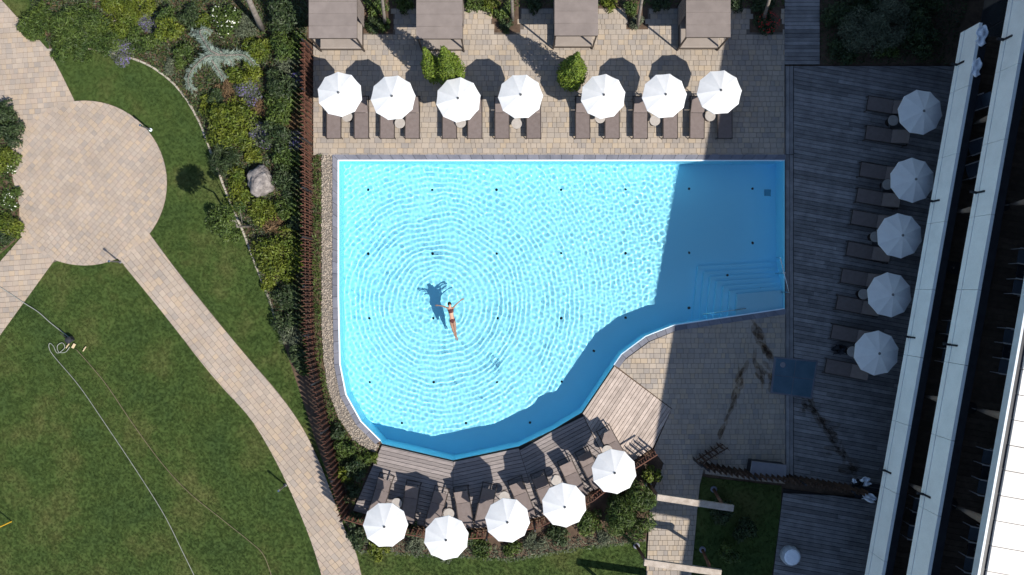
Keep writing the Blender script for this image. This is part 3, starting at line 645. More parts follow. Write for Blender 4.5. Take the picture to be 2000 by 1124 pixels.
# grass
tv = []; tf = []
for k in range(16):
    a = random.uniform(0, 6.28); r = random.uniform(0, .09); x, y = r*math.cos(a), r*math.sin(a); b = random.uniform(0, 6.28); l = random.uniform(.014, .03); wd = .006; dx, dy = math.cos(b), math.sin(b); ln = random.uniform(.01, .05)
    i = len(tv); tv += [(x-dy*wd, y+dx*wd, 0), (x+dy*wd, y-dx*wd, 0), (x+dx*ln+dy*wd*.5, y+dy*ln-dx*wd*.5, l), (x+dx*ln-dy*wd*.5, y+dy*ln+dx*wd*.5, l)]; tf.append((i, i+1, i+2, i+3))
tuft = tag(link('grass', fast_mesh('grass', tv, tf, MT['blade']), loc=W(200, 800, 0)), 'short mown grass tuft on the big lawn', 'grass', kind='stuff')
VIS = P2([(-40, -40), (2040, -40), (2040, 1164), (-40, 1164)])
gp = pts_in(P2(LAWN_L), 260, -.03, [P2(CIRC), P2(NWPATH), P2(SWPATH), P2(SEPATH)]); gp = gp[inside(VIS, gp[:, 0], gp[:, 1])]
tag(scatter('grass', gp, tuft, .5, 1.05), 'mown green lawn with dry patches around the paved paths', 'grass', kind='stuff')
gp = pts_in(P2(LAWN_R), 170, -.03); tag(scatter('grass', gp, tuft, .5, 1.05), 'dark shaded lawn beside the timber portals', 'grass', kind='stuff')
# ------------------------------------------------------------ foliage
def leaves(blobs, n, size, asp=1.6, outw=.6, shell=.55, seed=0, zmin=.0):
    r = np.random.default_rng(seed); B = np.array(blobs, float); wgt = B[:, 3]*B[:, 4]; wgt /= wgt.sum(); bi = r.choice(len(B), n, p=wgt); b = B[bi]
    d = r.normal(size=(n, 3)); d[:, 2] = np.abs(d[:, 2])-.25*r.random(n); d /= np.linalg.norm(d, axis=1)[:, None]
    rad = shell+(1.05-shell)*r.random(n)**.6; c = b[:, :3]+d*rad[:, None]*np.stack([b[:, 3], b[:, 3], b[:, 4]], -1)
    ok = c[:, 2] > zmin; c = c[ok]; d = d[ok]; n = len(c)
    nr = d*outw+r.normal(size=(n, 3))*(1-outw)+np.array([0, 0, .3]); nr /= np.linalg.norm(nr, axis=1)[:, None]
    t = np.cross(nr, r.normal(size=(n, 3))); t /= np.linalg.norm(t, axis=1)[:, None]; u = np.cross(nr, t); s = size*r.uniform(.6, 1.4, n)[:, None]
    v = np.stack([c-t*s*asp, c-u*s*.5, c+t*s*asp, c+u*s*.5], 1).reshape(-1, 3); return v, np.arange(4*n).reshape(-1, 4)
SH = dict(lime=('lime', .055, 1.3, 330), green=('green', .05, 1.4, 330), dark=('dark', .05, 1.5, 330), grey=('grey', .03, 2.4, 420), lav=('grey', .028, 2.6, 420), juniper=('green', .04, 2.6, 430), yellow=('lime', .04, 2.2, 430), straw=('straw', .028, 4, 420), white=('green', .05, 1.3, 330), pine=('dark', .03, 6, 420))
shc = 0
def shrub(px, py, rp, h, kind, label, z0=0.0, cat='shrub', group=None, stems=True):
    global shc
    shc += 1; rnd = random.Random(shc*13+5); mat, ls, asp, dens = SH[kind]; g = W(px, py, h*.6); R = rp/42.0
    r = empty({'straw': 'ornamental_grass', 'lav': 'lavender', 'juniper': 'juniper', 'pine': 'dwarf_pine'}.get(kind, 'shrub'), (g.x, g.y, z0)); tag(r, label, cat, group)
    nb = 5+int(R*9); bl = []
    for k in range(nb):
        a = rnd.uniform(0, 6.28); q = math.sqrt(rnd.random())*.72; br = R*rnd.uniform(.28, .5); bl.append((R*q*math.cos(a), R*q*math.sin(a), h*(.18+.35*rnd.random()*(1-q*.6)), br, h*rnd.uniform(.35, .55)))
    n = int(dens*(R*R*3.2+R*h*1.6)*1.5)+60
    v, f = leaves(bl, n, ls, asp, .35 if kind in ('straw', 'pine') else .5, .45, shc); link('foliage', fast_mesh('foliage', v, f, MT[mat]), r)
    if kind in ('lav', 'white'):
        v, f = leaves(bl, int(n*(.24 if kind == 'lav' else .05)), .026 if kind == 'lav' else .045, 1.5 if kind == 'lav' else 1, .9, .96, shc+500); link('blossom', fast_mesh('blossom', v, f, MT['purple' if kind == 'lav' else 'white']), r)
    if stems:
        m = MB()
        for b in bl[:6]: m.tube([(0, 0, -.03), (b[0]*.5, b[1]*.5, h*.25), (b[0], b[1], b[2]+b[4]*.5)], [.022, .016, .006], 5)
        m.build('stem', MT['bark'], r)
    return r
BED = [(70, 45, 34, .5, 'juniper', 'feathery green juniper at the top left corner beside the paved path'), (125, 60, 38, .55, 'juniper', 'spreading green juniper between path and yellow ground cover'), (175, 45, 36, .6, 'juniper', 'tall feathery juniper left of the yellow-green patch'),
 (165, 90, 28, .35, 'juniper', 'low juniper just above the lawn edging'), (115, 92, 22, .35, 'juniper', 'low juniper where the edging meets the path'), (215, 85, 26, .4, 'juniper', 'green juniper below the yellow-green patch'), (235, 30, 40, .5, 'yellow', 'bright yellow-green ground cover at the top of the bed'), (270, 15, 26, .5, 'yellow', 'yellow-green clump at the top frame edge'),
 (292, 40, 20, .45, 'lav', 'grey-purple lavender left of the clipped hedge column'), (240, 100, 24, .35, 'lav', 'greyish lavender clump hanging over the curved edging'), (265, 75, 22, .4, 'green', 'green perennial between lavender clumps'), (300, 85, 18, .4, 'green', 'small green perennial below the lavender'),
 (326, 58, 22, 1.1, 'lime', 'upright yellow-green hedge column beside the mulch'), (322, 32, 17, .9, 'green', 'dark green top of the hedge column'), (370, 33, 22, .7, 'dark', 'dark shrub with yellow tips above the blue spruce'), (398, 42, 18, .6, 'lime', 'yellowish shrub left of the white-flowered one'),
 (437, 40, 27, .8, 'white', 'bright shrub dotted with white flowers'), (475, 55, 22, .4, 'grey', 'grey-green perennial beside the leaning trunk'), (548, 35, 38, 1.3, 'dark', 'tall dark green shrub right of the leaning trunk'), (555, 80, 30, 1.2, 'green', 'dark leafy shrub near the fence below the trunk'),
 (360, 108, 24, .5, 'green', 'mid-green shrub under the left arm of the blue spruce'), (335, 130, 14, .35, 'grey', 'small grey shrub near the mulch left of the spruce'), (495, 105, 30, .6, 'lime', 'yellow-green shrub right of the blue spruce'), (475, 145, 26, .6, 'lime', 'golden shrub above the lavender'), (515, 85, 18, .5, 'lime', 'small lime shrub under the leaning trunk'),
 (560, 120, 20, .6, 'grey', 'grey-green perennial along the fence'), (548, 165, 32, 1.2, 'dark', 'dense dark evergreen beside the purple lavender'), (572, 150, 16, .7, 'lav', 'lavender wedge between evergreen and fence'), (480, 182, 28, .45, 'lav', 'vivid purple lavender in the middle of the bed'), (440, 180, 22, .35, 'straw', 'dry brown grass below the spruce tip'), (510, 205, 18, .4, 'straw', 'rusty orange grass tuft below the purple lavender'),
 (405, 205, 18, .4, 'lime', 'small lime shrub next to the curved edging'), (425, 195, 20, .5, 'dark', 'dark shrub left of the purple lavender'), (455, 245, 46, .9, 'lime', 'largest rounded yellow-green shrub in the bed'), (425, 262, 24, .6, 'lime', 'yellow-green shrub touching the edging'), (470, 275, 24, .6, 'lime', 'yellow-green shrub just above the dwarf pine'),
 (545, 215, 34, 1.0, 'green', 'broad green shrub with pale edges right of the rusty grass'), (560, 240, 20, .5, 'straw', 'tan grass tuft near the fence'), (508, 262, 22, .5, 'lav', 'lavender between the large lime shrub and dark evergreen'), (535, 265, 28, 1.1, 'dark', 'dark evergreen above the boulder'), (568, 275, 18, .6, 'lav', 'pale lavender along the fence above the boulder'),
 (437, 309, 26, .9, 'pine', 'dark dwarf pine with radiating needles over the edging'), (555, 310, 26, .8, 'green', 'green shrub right above the boulder'), (495, 300, 16, .4, 'lime', 'small golden shrub behind the boulder'), (560, 355, 30, .8, 'dark', 'dark shrub right of the boulder'), (455, 345, 20, .45, 'lime', 'lime ground cover left of the boulder'), (465, 385, 26, .45, 'lime', 'lime ground cover below left of the boulder'),
 (510, 410, 28, .5, 'lime', 'yellowish ground cover below the boulder'), (560, 410, 24, .7, 'green', 'green shrub by the fence below the boulder'), (540, 440, 22, .4, 'straw', 'brownish perennial between lime shrubs'), (575, 440, 14, .7, 'dark', 'small dark shrub against the fence'), (545, 495, 42, .85, 'lime', 'rounded lime shrub in the lower bed'), (565, 530, 20, .6, 'lime', 'small lime shrub below the rounded one'), (520, 555, 14, .35, 'lime', 'tiny lime shrub by the lower edging'),
 (565, 580, 26, .8, 'dark', 'dark shrub in the narrow lower bed'), (555, 625, 24, .7, 'dark', 'dark shrub where the edging ends'), (565, 655, 22, .7, 'grey', 'grey-green shrub in the tapering bed'), (575, 700, 24, .8, 'dark', 'lowest dark shrub at the tip of the bed'), (588, 725, 14, .5, 'green', 'small green shrub at the tip of the bed'),
 (452, 462, 16, .35, 'green', 'low green clump on the lawn side of the edging')]
for b in BED: shrub(b[0], b[1], b[2]*1.22, *b[3:])
MORE = [(6, 218, 24, .7, 'dark', 'green shrub at the left frame edge'), (12, 258, 32, .7, 'dark', 'dark grey-green shrub at the left of the circle'), (4, 315, 30, .6, 'lime', 'bright green shrub at the left frame edge'), (18, 330, 13, .3, 'white', 'white-flowered clump spilling onto the paving'), (18, 390, 27, .4, 'white', 'big clump of white daisies beside the paved circle'), (14, 440, 30, .6, 'lime', 'lime shrub below the white daisies'), (8, 466, 16, .6, 'dark', 'dark shrub below the daisies'),
 (735, 8, 22, .7, 'green', 'leafy shrub in the planter beside the corner cabana'), (728, 45, 22, .5, 'dark', 'dark ground cover in the planter beside the corner cabana'), (752, 50, 14, .4, 'green', 'small green plant at the trunk in the leftmost planter'), (790, 6, 18, .6, 'green', 'shrub left of the second cabana'), (925, 4, 20, .5, 'green', 'bushy plant right of the second cabana'), (960, 8, 22, .5, 'lime', 'light green plant at the top frame edge'), (985, 20, 22, .5, 'green', 'green plant in the second planter'), (992, 48, 18, .4, 'dark', 'dark plant at the foot of the second planter'), (1045, 4, 20, .5, 'dark', 'shaded plant left of the third cabana'),
 (1190, 5, 16, .5, 'lime', 'light green plant right of the third cabana'), (1232, 15, 18, .6, 'green', 'green plant in the third planter'), (1245, 45, 16, .45, 'grey', 'olive plant at the trunk in the third planter'), (1290, 4, 20, .5, 'dark', 'dark plant left of the fourth cabana'), (1445, 4, 20, .5, 'dark', 'dark plant right of the fourth cabana'), (1490, 15, 26, .6, 'dark', 'dark shrub in the shaded planter'), (1500, 45, 24, .5, 'dark', 'reddish dark plant at the front of the shaded planter'),
 (1640, 30, 34, 1.0, 'dark', 'dark shrub beside the walkway in the building shade'), (1690, 60, 52, 1.5, 'grey', 'large olive shrub in the deep shade'), (1745, 40, 50, 1.5, 'grey', 'broad shaded shrub in the middle of the dark bed'), (1735, 100, 24, .7, 'green', 'green shrub overhanging the deck edge'), (1650, 95, 32, .8, 'dark', 'low dark shrub at the deck corner'), (1800, 70, 40, 1.2, 'dark', 'dark shrub nearest the hotel'), (1810, 15, 40, 1.2, 'dark', 'black-green shrub at the top by the hotel'), (1690, 5, 36, 1.1, 'dark', 'dark shrub at the top frame edge'),
 (1236, 1005, 56, 1.7, 'juniper', 'big feathery green shrub beside the timber portal'), (1275, 928, 20, .8, 'lime', 'yellow-green shrub at the corner of the deck'), (1205, 990, 22, .7, 'dark', 'dark shrub between parasol and big feathery shrub'), (1150, 1020, 30, .6, 'green', 'green shrub with dry flowers below the fourth deck parasol'), (1180, 1048, 22, .4, 'grey', 'grey-green clump at the lawn edge'), (1095, 1045, 26, .5, 'dark', 'dark clump below the fence'), (1045, 1062, 24, .4, 'grey', 'grey clump between the parasols'), (940, 1070, 26, .5, 'green', 'green clump between the second and third deck parasol'), (912, 1052, 20, .5, 'dark', 'dark clump right of the second deck parasol'), (812, 1065, 24, .45, 'grey', 'grey-green clump between the first two deck parasols'), (800, 1035, 20, .5, 'dark', 'dark clump behind the first deck parasol'), (740, 1075, 22, .45, 'lime', 'yellow clump below the first deck parasol'), (700, 1050, 26, .9, 'dark', 'dark purple shrub at the corner of the path'), (690, 1020, 18, .7, 'dark', 'dark shrub at the fence corner'), (1005, 1078, 22, .35, 'green', 'low green clump at the lawn edge'), (870, 1082, 20, .35, 'grey', 'low grey clump under the second deck parasol'),
 (672, 880, 22, .7, 'green', 'green shrub in the bed left of the deck'), (690, 920, 24, .9, 'dark', 'dark shrub against the end of the deck'), (668, 930, 20, .7, 'lime', 'yellowish shrub by the fence near the deck'), (705, 900, 20, .6, 'green', 'light green shrub below the gravel curve'), (655, 845, 18, .6, 'dark', 'dark shrub between fence and gravel'), (685, 965, 18, .6, 'dark', 'dark shrub at the lower deck corner'), (728, 898, 12, .4, 'lime', 'small lime plant at the tip of the gravel'),
 (1425, 1085, 22, 1.3, 'green', 'shaded green shrub beside the lower timber portal'), (1410, 1000, 30, 1.0, 'dark', 'black-green shrub on the shaded lawn'), (1450, 1040, 30, .9, 'dark', 'low dark shrub in the deep shade of the lawn')]
for b in MORE: shrub(*b)
m = MB()
v, f = leaves([(W(1495, 50).x, W(1495, 50).y, .45, .5, .3)], 120, .04, 1, .8, .9, 77); tag(link('red_flowers', fast_mesh('red_flowers', v, f, MT['red'])), 'scattered red flowers in the shaded terrace planter', 'flower', kind='stuff')
# low green cover between fence and gravel, and scattered cover over the bed
CV = P2([(612, 303), (628, 303), (628, 640), (632, 705), (640, 760), (660, 815), (690, 860), (732, 886), (742, 868), (690, 990), (659, 909), (629, 763), (617, 700), (611, 520)])
def cover(poly, dens, mat, size, asp, label, h=.14, seed=1):
    p = pts_in(poly, dens, 0); r = np.random.default_rng(seed); p[:, 2] = h*r.random(len(p)); n = len(p); nr = r.normal(size=(n, 3))*.6+[0, 0, .8]; nr /= np.linalg.norm(nr, axis=1)[:, None]
    t = np.cross(nr, r.normal(size=(n, 3))); t /= np.linalg.norm(t, axis=1)[:, None]; u = np.cross(nr, t); s = size*r.uniform(.6, 1.4, n)[:, None]
    v = np.stack([p-t*s*asp, p-u*s*.5, p+t*s*asp, p+u*s*.5], 1).reshape(-1, 3); tag(link('ground_cover', fast_mesh('ground_cover', v, np.arange(4*n).reshape(-1, 4), MT[mat])), label, 'ground cover', kind='stuff')
cover(CV, 420, 'green', .035, 2.2, 'low green ground cover between the rust fence and gravel')
BEDP = P2([(60, 20), (97, 92), (205, 99), (285, 120), (345, 165), (388, 228), (416, 300), (480, 455), (541, 634), (600, 700), (600, -20), (60, -20)])
cover(BEDP, 170, 'grey', .035, 2, 'sparse grey-green cover over the mulch of the planted bed', .1, 2)
cover(BEDP, 230, 'green', .035, 2, 'low green cover between the shrubs of the planted bed', .14, 12)
cover(BEDP, 120, 'dark', .045, 1.6, 'dark leafy cover in the gaps of the planted bed', .2, 13)
cover(BEDP, 45, 'straw', .03, 3, 'dry brown stalks over the mulch of the planted bed', .08, 3)
cover(P2([(700, 1050), (1000, 1068), (1150, 1045), (1250, 1040), (1262, 1058), (1150, 1072), (1000, 1096), (700, 1080)]), 230, 'grey', .035, 2.4, 'grey-green strip along the lower lawn edge', .16, 4)
cover(P2([(1602, -30), (1900, -30), (1850, 126), (1602, 126)]), 160, 'dark', .04, 1.8, 'dark ground cover in the shaded upper right bed', .18, 5)
cover(P2([(612, -40), (1532, -40), (1532, 14), (612, 14)]), 150, 'green', .04, 1.8, 'green planting strip along the back of the terrace', .2, 6)
for i, b in enumerate(PLANTERS): sheet('planter_bed', b, .022-.003*i, 'soil')
LB = P2([(-60, 180), (8, 203), (34, 240), (18, 300), (26, 350), (38, 400), (40, 462), (0, 497), (-60, 540)]); sheet('planting_bed', LB, .04, 'soil')
cover(LB, 420, 'green', .04, 1.8, 'green planting along the left edge beside the paved circle', .3, 21)
# clipped conifers
def conifer(px, py, h, R, label, twin=None):
    g = W(px, py); r = empty('conifer', g); tag(r, label, 'tree'); bl = []
    for (ox, oy, hh, rr_) in [(0, 0, h, R)]+(twin or []):
        for k in range(26):
            t = k/25; rad = rr_*(.62+.5*math.sin(math.pi*min(1, t*1.15+.12)))*(1-t**3*.72); a = k*2.4; bl.append((ox+.22*rad*math.cos(a), oy+.22*rad*math.sin(a), .25+t*(hh-.7), rad*.82, .42))
    v, f = leaves(bl, int(5200*(1+(.6 if twin else 0))), .05, 1.5, .55, .8, int(px)); link('crown', fast_mesh('crown', v, f, MT['thuja']), r)
    m = MB(); m.tube([(0, 0, -.05), (0, 0, h*.5), (0, 0, h*.9)], [.09, .06, .02], 8); m.build('trunk', MT['bark'], r)
conifer(884, 158, 5.0, .60, 'tall twin-topped clipped conifer in front of the second cabana', [(-.80, .12, 4.5, .42)])
conifer(1112, 162, 4.5, .60, 'single dense clipped conifer in front of the third cabana')
# blue weeping spruce
g = W(425, 108); sp = empty('weeping_spruce', g); tag(sp, 'pale blue weeping spruce with arching branches in the bed', 'tree')
LIMB = [[(430, 108, .9), (410, 98, 1.0), (398, 80, .9), (384, 66, .7), (372, 62, .5)], [(398, 80, .9), (390, 62, .8), (402, 58, .6), (412, 64, .4)], [(430, 108, .9), (405, 110, .95), (385, 125, .8), (370, 145, .6), (368, 165, .4), (378, 178, .3)], [(410, 112, .9), (420, 128, .7), (432, 146, .4), (440, 155, .3)], [(430, 108, .9), (455, 108, .8), (475, 108, .7), (490, 120, .5), (500, 132, .3)], [(440, 108, .9), (450, 120, .6), (452, 130, .4)], [(430, 100, .9), (440, 112, .75), (436, 124, .5)], [(425, 108, .9), (428, 120, .7), (420, 124, .5)]]
nv = []; rnd = random.Random(4); tw_ = MB()
for lm in LIMB:
    pts = [W(x, y, z)-g+Vector((0, 0, .0)) for x, y, z in lm]; sm = smooth_line([tuple(p) for p in pts], 6); tw_.tube(sm, [.035-.028*i/len(sm) for i in range(len(sm))], 6)
    wk = walk([Vector(q) for q in sm], .018)
    for ki, (p, d) in enumerate(wk):
        for _ in range(7):
            s = rnd.choice((-1, 1)); side = Vector((-d.y, d.x, 0))*s; dr = (side*rnd.uniform(.3, 1)+d*rnd.uniform(.2, .9)+Vector((0, 0, rnd.uniform(-.7, .3)))).normalized(); L = rnd.uniform(.10, .42)*(1-.55*ki/len(wk))*(.75+.35*math.sin(ki*.35)); q = p+side*rnd.uniform(0, .14); u = dr.cross(Vector((rnd.gauss(0, 1), rnd.gauss(0, 1), 1))).normalized()*.013
            nv += [q-u, q+u*.2+dr*0, q+dr*L, q+u+dr*L*.4]
nv = [tuple(p) for p in nv]; link('foliage', fast_mesh('foliage', nv, np.arange(len(nv)).reshape(-1, 4), MT['blue']), sp); tw_.tube([(0, 0, -.05), (.02, 0, .5), tuple(W(430, 108, .9)-g)], [.06, .05, .035], 8); tw_.build('trunk', MT['bark'], sp, True)
# little standard tree whose shadow falls on the lawn
g = W(492, 442); st = empty('standard_tree', g); tag(st, 'small round-headed tree leaning over the lawn edging', 'tree')
c1 = W(431, 430, 3.4)-g; c2 = W(452, 428, 2.9)-g+Vector((.35, .5, 0)); c3 = W(440, 448, 1.6)-g
m = MB(); m.tube([(0, 0, -.05), c3*.5+Vector((.1, 0, .5)), Vector((.1, .05, 2.4)), c1+Vector((0, 0, -.3))], [.06, .05, .04, .02], 7); m.tube([(.05, 0, 1.4), c2], [.025, .01], 6); m.build('trunk', MT['bark'], st, True)
v, f = leaves([(*c1, .62, .5), (*(c1+Vector((.2, .15, .1))), .45, .4), (*(c1+Vector((-.2, -.1, 0))), .45, .4), (*c2, .25, .22), (*c3, .3, .3)], 2600, .05, 1.3, .4, .3, 91, -9); link('crown', fast_mesh('crown', v, f, MT['green']), st)
# trunks rising out of the planters; their crowns are above the frame
def tall_tree(name, base, mid, label, seed, r0=.075):
    g = W(*base); a = W(*mid)-g; d = a/a.z; t = empty(name, g); tag(t, label, 'tree', None); top = Vector((d.x*5.5, max(d.y*5.5, 1.0)+1.2, 5.5)); m = MB()
    m.tube([(0, 0, -.05), a*.5, a, top*.75+a*.1, top, top+Vector((.1, .8, 1.6))], [r0*1.2, r0, r0*.92, r0*.7, r0*.5, .02], 9); m.build('trunk', MT['bark'], t, True)
    rn = random.Random(seed); bl = [(top.x+rn.uniform(-1, 1), top.y+1.4+rn.uniform(-.4, 1.2), top.z+.6+rn.uniform(-.2, 1.8), rn.uniform(.6, .95), rn.uniform(.5, .8)) for _ in range(14)]
    v, f = leaves(bl, 3200, .075, 1.4, .35, .3, seed, -9); link('crown', fast_mesh('crown', v, f, MT['green']), t)
tall_tree('tree', (752, 48, 0), (746.5, 0, 2.2), 'slim grey tree trunk in the leftmost terrace planter', 1); tall_tree('tree', (1001, 40, 0), (1000, 0, 2), 'slim grey tree trunk in the second terrace planter', 2)
tall_tree('tree', (1245, 54, 0), (1253.5, 0, 2.4), 'slim pale tree trunk in the third terrace planter', 3); tall_tree('tree', (1491, 40, 0), (1502.5, 0, 2), 'slim tree trunk in the shaded terrace planter', 4)
tall_tree('tree', (512, 58, 0), (486, 0, 3), 'thick leaning grey trunk at the top of the bed', 5, .13)
# boulder
import bmesh
bm = bmesh.new(); bmesh.ops.create_icosphere(bm, subdivisions=4, radius=1)
from mathutils import noise
for v_ in bm.verts:
    p = v_.co.copy(); p = Vector((math.copysign(abs(p.x)**.8, p.x), math.copysign(abs(p.y)**.8, p.y), p.z)); k = 1+.22*noise.noise(p*1.3)+.09*noise.noise(p*3.3)+.035*noise.noise(p*9); v_.co = Vector((p.x*.58*k, p.y*.62*k, max(-.1, p.z*.55*k+.2))); v_.co.x += .12*v_.co.y
me = bpy.data.meshes.new('boulder'); bm.to_mesh(me); bm.free(); me.materials.append(MT['rock']); p = W(507, 353, .5); tag(link('boulder', me, loc=(p.x, p.y, 0), rot=(0, 0, .5)), 'big pale grey boulder in the planted bed', 'boulder')
# ------------------------------------------------------------ bollards, hoses, lawn things
for i, (x, y, lb) in enumerate([(294, 254, 'slim grey bollard light on the upper right of the paved circle'), (235, 512, 'slim grey bollard light where the curved path leaves the circle'), (557, 948, 'slim grey bollard light beside the lower curved path')]):
    r = empty('bollard_light', W(x, y, .0)); tag(r, lb, 'bollard', 'path bollards'); m = MB(); m.lathe([(.035, 0), (.035, .88)], n=10); m.build('post', MT['pole'], r); m = MB(); m.lathe([(.05, .88), (.055, .9), (.055, 1.0), (.04, 1.02)], n=12); m.build('lamp_head', MT['steel'], r); m = MB(); m.lathe([(.075, -.02), (.075, .02), (.05, .035)], n=14); m.build('base_plate', MT['liner_white' if i == 0 else 'pole'], r)
def hose(pts, rad, mat, name, label, cat):
    s = smooth_line([tuple(W(x, y, .045)) for x, y in pts], 6); m = MB(); m.tube(s, rad, 6); tag(m.build(name, MT[mat], None, True), label, cat)
hose([(136, 678), (128, 688), (115, 688), (112, 676), (122, 670), (126, 680), (112, 690), (104, 676), (97, 671), (96, 680), (106, 697), (155, 755), (210, 835), (270, 925), (320, 1005), (355, 1075), (382, 1130)], .014, 'hose', 'garden_hose', 'long pale hose with loops running down the lawn', 'hose')
hose([(148, 682), (175, 712), (210, 755), (262, 832), (320, 910), (372, 965), (430, 1012), (490, 1060), (515, 1085), (532, 1130)], .012, 'cord', 'cord', 'thin brown cord curving across the lawn', 'cord')
hose([(-20, 548), (20, 574), (50, 594), (75, 610), (100, 632), (136, 660)], .02, 'hose', 'garden_hose', 'grey hose crossing the lower left path to the equipment', 'hose')
eq = empty('equipment_bundle', W(140, 664)); tag(eq, 'dark bundle of equipment at the end of the hose on the lawn', 'equipment')
m = MB(); m.box((0, 0, .16), (.3, .2, .24), .6); m.lathe([(.12, .26), (.14, .30), (.05, .34)], n=10); m.build('body', MT['bag'], eq); m = MB(); m.tube([(-.1, .1, .2), (-.32, .32, .35)], .02, 6); m.tube([(.05, .12, .2), (.2, .02, .3)], .02, 6); m.build('handle', MT['bag'], eq)
m = MB(); m.box((.12, -.28, .05), (.1, .22, .05), -.5); m.build('wooden_block', MT['wood'], eq)
for i, (x, y, a, lb) in enumerate([(132, 676, .95, 'short pale wooden peg beside the hose loops'), (165, 682, 1.0, 'short pale wooden peg lying right of the equipment')]): m = MB(); m.box((0, 0, 0), (.26, .035, .03), a); m.box((0, 0, .012), (.03, .05, .03), a); tag(m.build('wooden_peg', MT['wood'], loc=W(x, y, .05)), lb, 'peg')
r = empty('marker_pole', W(22, 1019)); tag(r, 'yellow marker pole at the left edge of the lawn', 'pole'); m = MB(); m.lathe([(.03, 0), (.03, 1.25)], n=10); m.build('shaft', MT['yellow'], r); m = MB(); m.lathe([(.032, 1.25), (.036, 1.27), (.02, 1.31)], n=10); m.build('cap', MT['yellow'], r)
# ------------------------------------------------------------ timber portals
for (l, rgt, bl_, br_, lb) in (((1283, 971), (1432, 993), (1266, 946), (1394, 956), 'upper timber portal frame spanning the path to the terrace'), ((1258, 1098), (1408, 1119), (1243, 1066), (1372, 1074), 'lower timber portal frame at the bottom frame edge'), ((1212, 1195), (1352, 1216), (1199, 1156), (1325, 1176), 'timber portal frame just below the frame edge, casting a bar of shadow on the lawn')):
    a, b = W(*l, 2.15), W(*rgt, 2.15); r = empty('timber_portal', (a.x, a.y, 0)); tag(r, lb, 'portal', 'timber portals over the path'); o = Vector((a.x, a.y, 0)); m = MB(); m.bar(a-o, b-o, .27, .16); m.build('beam', MT['timber'], r)
    for q in (bl_, br_):
        g = W(*q); t = a.lerp(b, .03 if q == bl_ else .88); m = MB(); m.tube([g-o, Vector((t.x, t.y, 2.07))-o], .075, 8); m.build('post', MT['timber_brown'], r, True); m = MB(); m.lathe([(.15, -.03), (.15, .04), (.1, .07)], n=14); m.build('post_shoe', MT['coping'], r, loc=g-o)
# ------------------------------------------------------------ shaded corner things
c = [W(*p, .7) for p in ((1469, 901), (1537.5, 909), (1535, 941), (1463.5, 933))]; g = sum(c, Vector())/4; r = empty('storage_box', (g.x, g.y, .03)); tag(r, 'grey storage box with flat lid against the shaded fence', 'box')
pl = [(q.x-g.x, q.y-g.y) for q in c]; m = MB(); m.prism([(x*.95, y*.93) for x, y in pl], 0, .6); m.build('body', MT['dark_metal'], r); m = MB(); m.prism(pl, .6, .68, .02, True); m.build('lid', MT['box'], r); m = MB(); m.box((0, -.38, .5), (.2, .03, .05)); m.build('handle', MT['steel'], r)
c = [W(*p, .1) for p in ((1513, 697), (1598, 705), (1586, 780), (1505, 768))]; g = sum(c, Vector())/4; r = empty('shower_tray', (g.x, g.y, .0)); tag(r, 'blue-grey square shower tray at the edge of the deck', 'shower tray'); pl = [(q.x-g.x, q.y-g.y) for q in c]; m = MB(); m.prism(pl, .0, .085, .01); m.build('rim', MT['coping'], r)
for sx_, sy_ in ((0, 0), (1, 0), (0, 1), (1, 1)):
    A, B, C_, D_ = [Vector(q)*.93 for q in pl]; f_ = lambda u, v: tuple((A.lerp(B, u)).lerp(D_.lerp(C_, u), v)); e = .008; m = MB(); m.prism([f_(sx_*.5+e, sy_*.5+e), f_(sx_*.5+.5-e, sy_*.5+e), f_(sx_*.5+.5-e, sy_*.5+.5-e), f_(sx_*.5+e, sy_*.5+.5-e)], .08, .097, .004); m.build('tray_panel', MT['tray'], r)
q = W(1529, 713, .1)-Vector((g.x, g.y, 0)); m = MB(); m.lathe([(.13, .0), (.13, .02), (.1, .03)], n=18); m.build('drain_cover', MT['box'], r, loc=(q.x, q.y, .095))
r = empty('pouf', W(1541, 1083, .1)*Vector((1, 1, 0))+Vector((0, 0, .05))); tag(r, 'round pale drum-shaped pouf on the lower dark deck', 'pouf'); m = MB(); m.lathe([(.40, 0), (.45, .08), (.46, .3), (.42, .40), (.3, .43)], n=12); m.build('side', MT['pouf'], r); m = MB(); m.lathe([(.36, .43), (.37, .45), (.3, .48), (.04, .49)], n=12); m.build('cushion', MT['towel'], r)
def cloth(name, px, py, z, sx_, sy_, rz, mat, label, seed, amp=.05):
    rn = np.random.default_rng(seed); n_ = 14; u, v = np.meshgrid(np.linspace(-.5, .5, n_), np.linspace(-.5, .5, n_)); zz = amp*np.sin(u*9+rn.uniform(0, 6))*np.cos(v*7+rn.uniform(0, 6))+amp*.6*np.sin(v*14+u*5)+amp; vv = np.stack([u*sx_*(1+.18*np.sin(v*8)), v*sy_*(1+.2*np.sin(u*7+1)), zz], -1).reshape(-1, 3); ii = np.arange(n_*n_).reshape(n_, n_); ff = np.stack([ii[:-1, :-1], ii[:-1, 1:], ii[1:, 1:], ii[1:, :-1]], -1).reshape(-1, 4)
    o = link(name, fast_mesh(name, vv, ff, MT[mat], True), loc=W(px, py, z), rot=(0, 0, rz)); s = o.modifiers.new('thick', 'SOLIDIFY'); s.thickness = .02; tag(o, label, 'towel' if 'towel' in name else 'bag'); return o
r = empty('bench', W(1690, 955)*Vector((1, 1, 0))+Vector((0, 0, .05)), -FA); tag(r, 'dark low bench under the towels by the hotel', 'bench')
for k in range(4): m = MB(); m.box((0, -.3+k*.2, .42), (1.3, .17, .04)); m.build('seat_plank', MT['bag'], r)
for s in (-1, 1):
    for t in (-1, 1): m = MB(); m.box((s*.55, t*.3, .2), (.07, .07, .4)); m.build('leg', MT['dark_metal'], r)
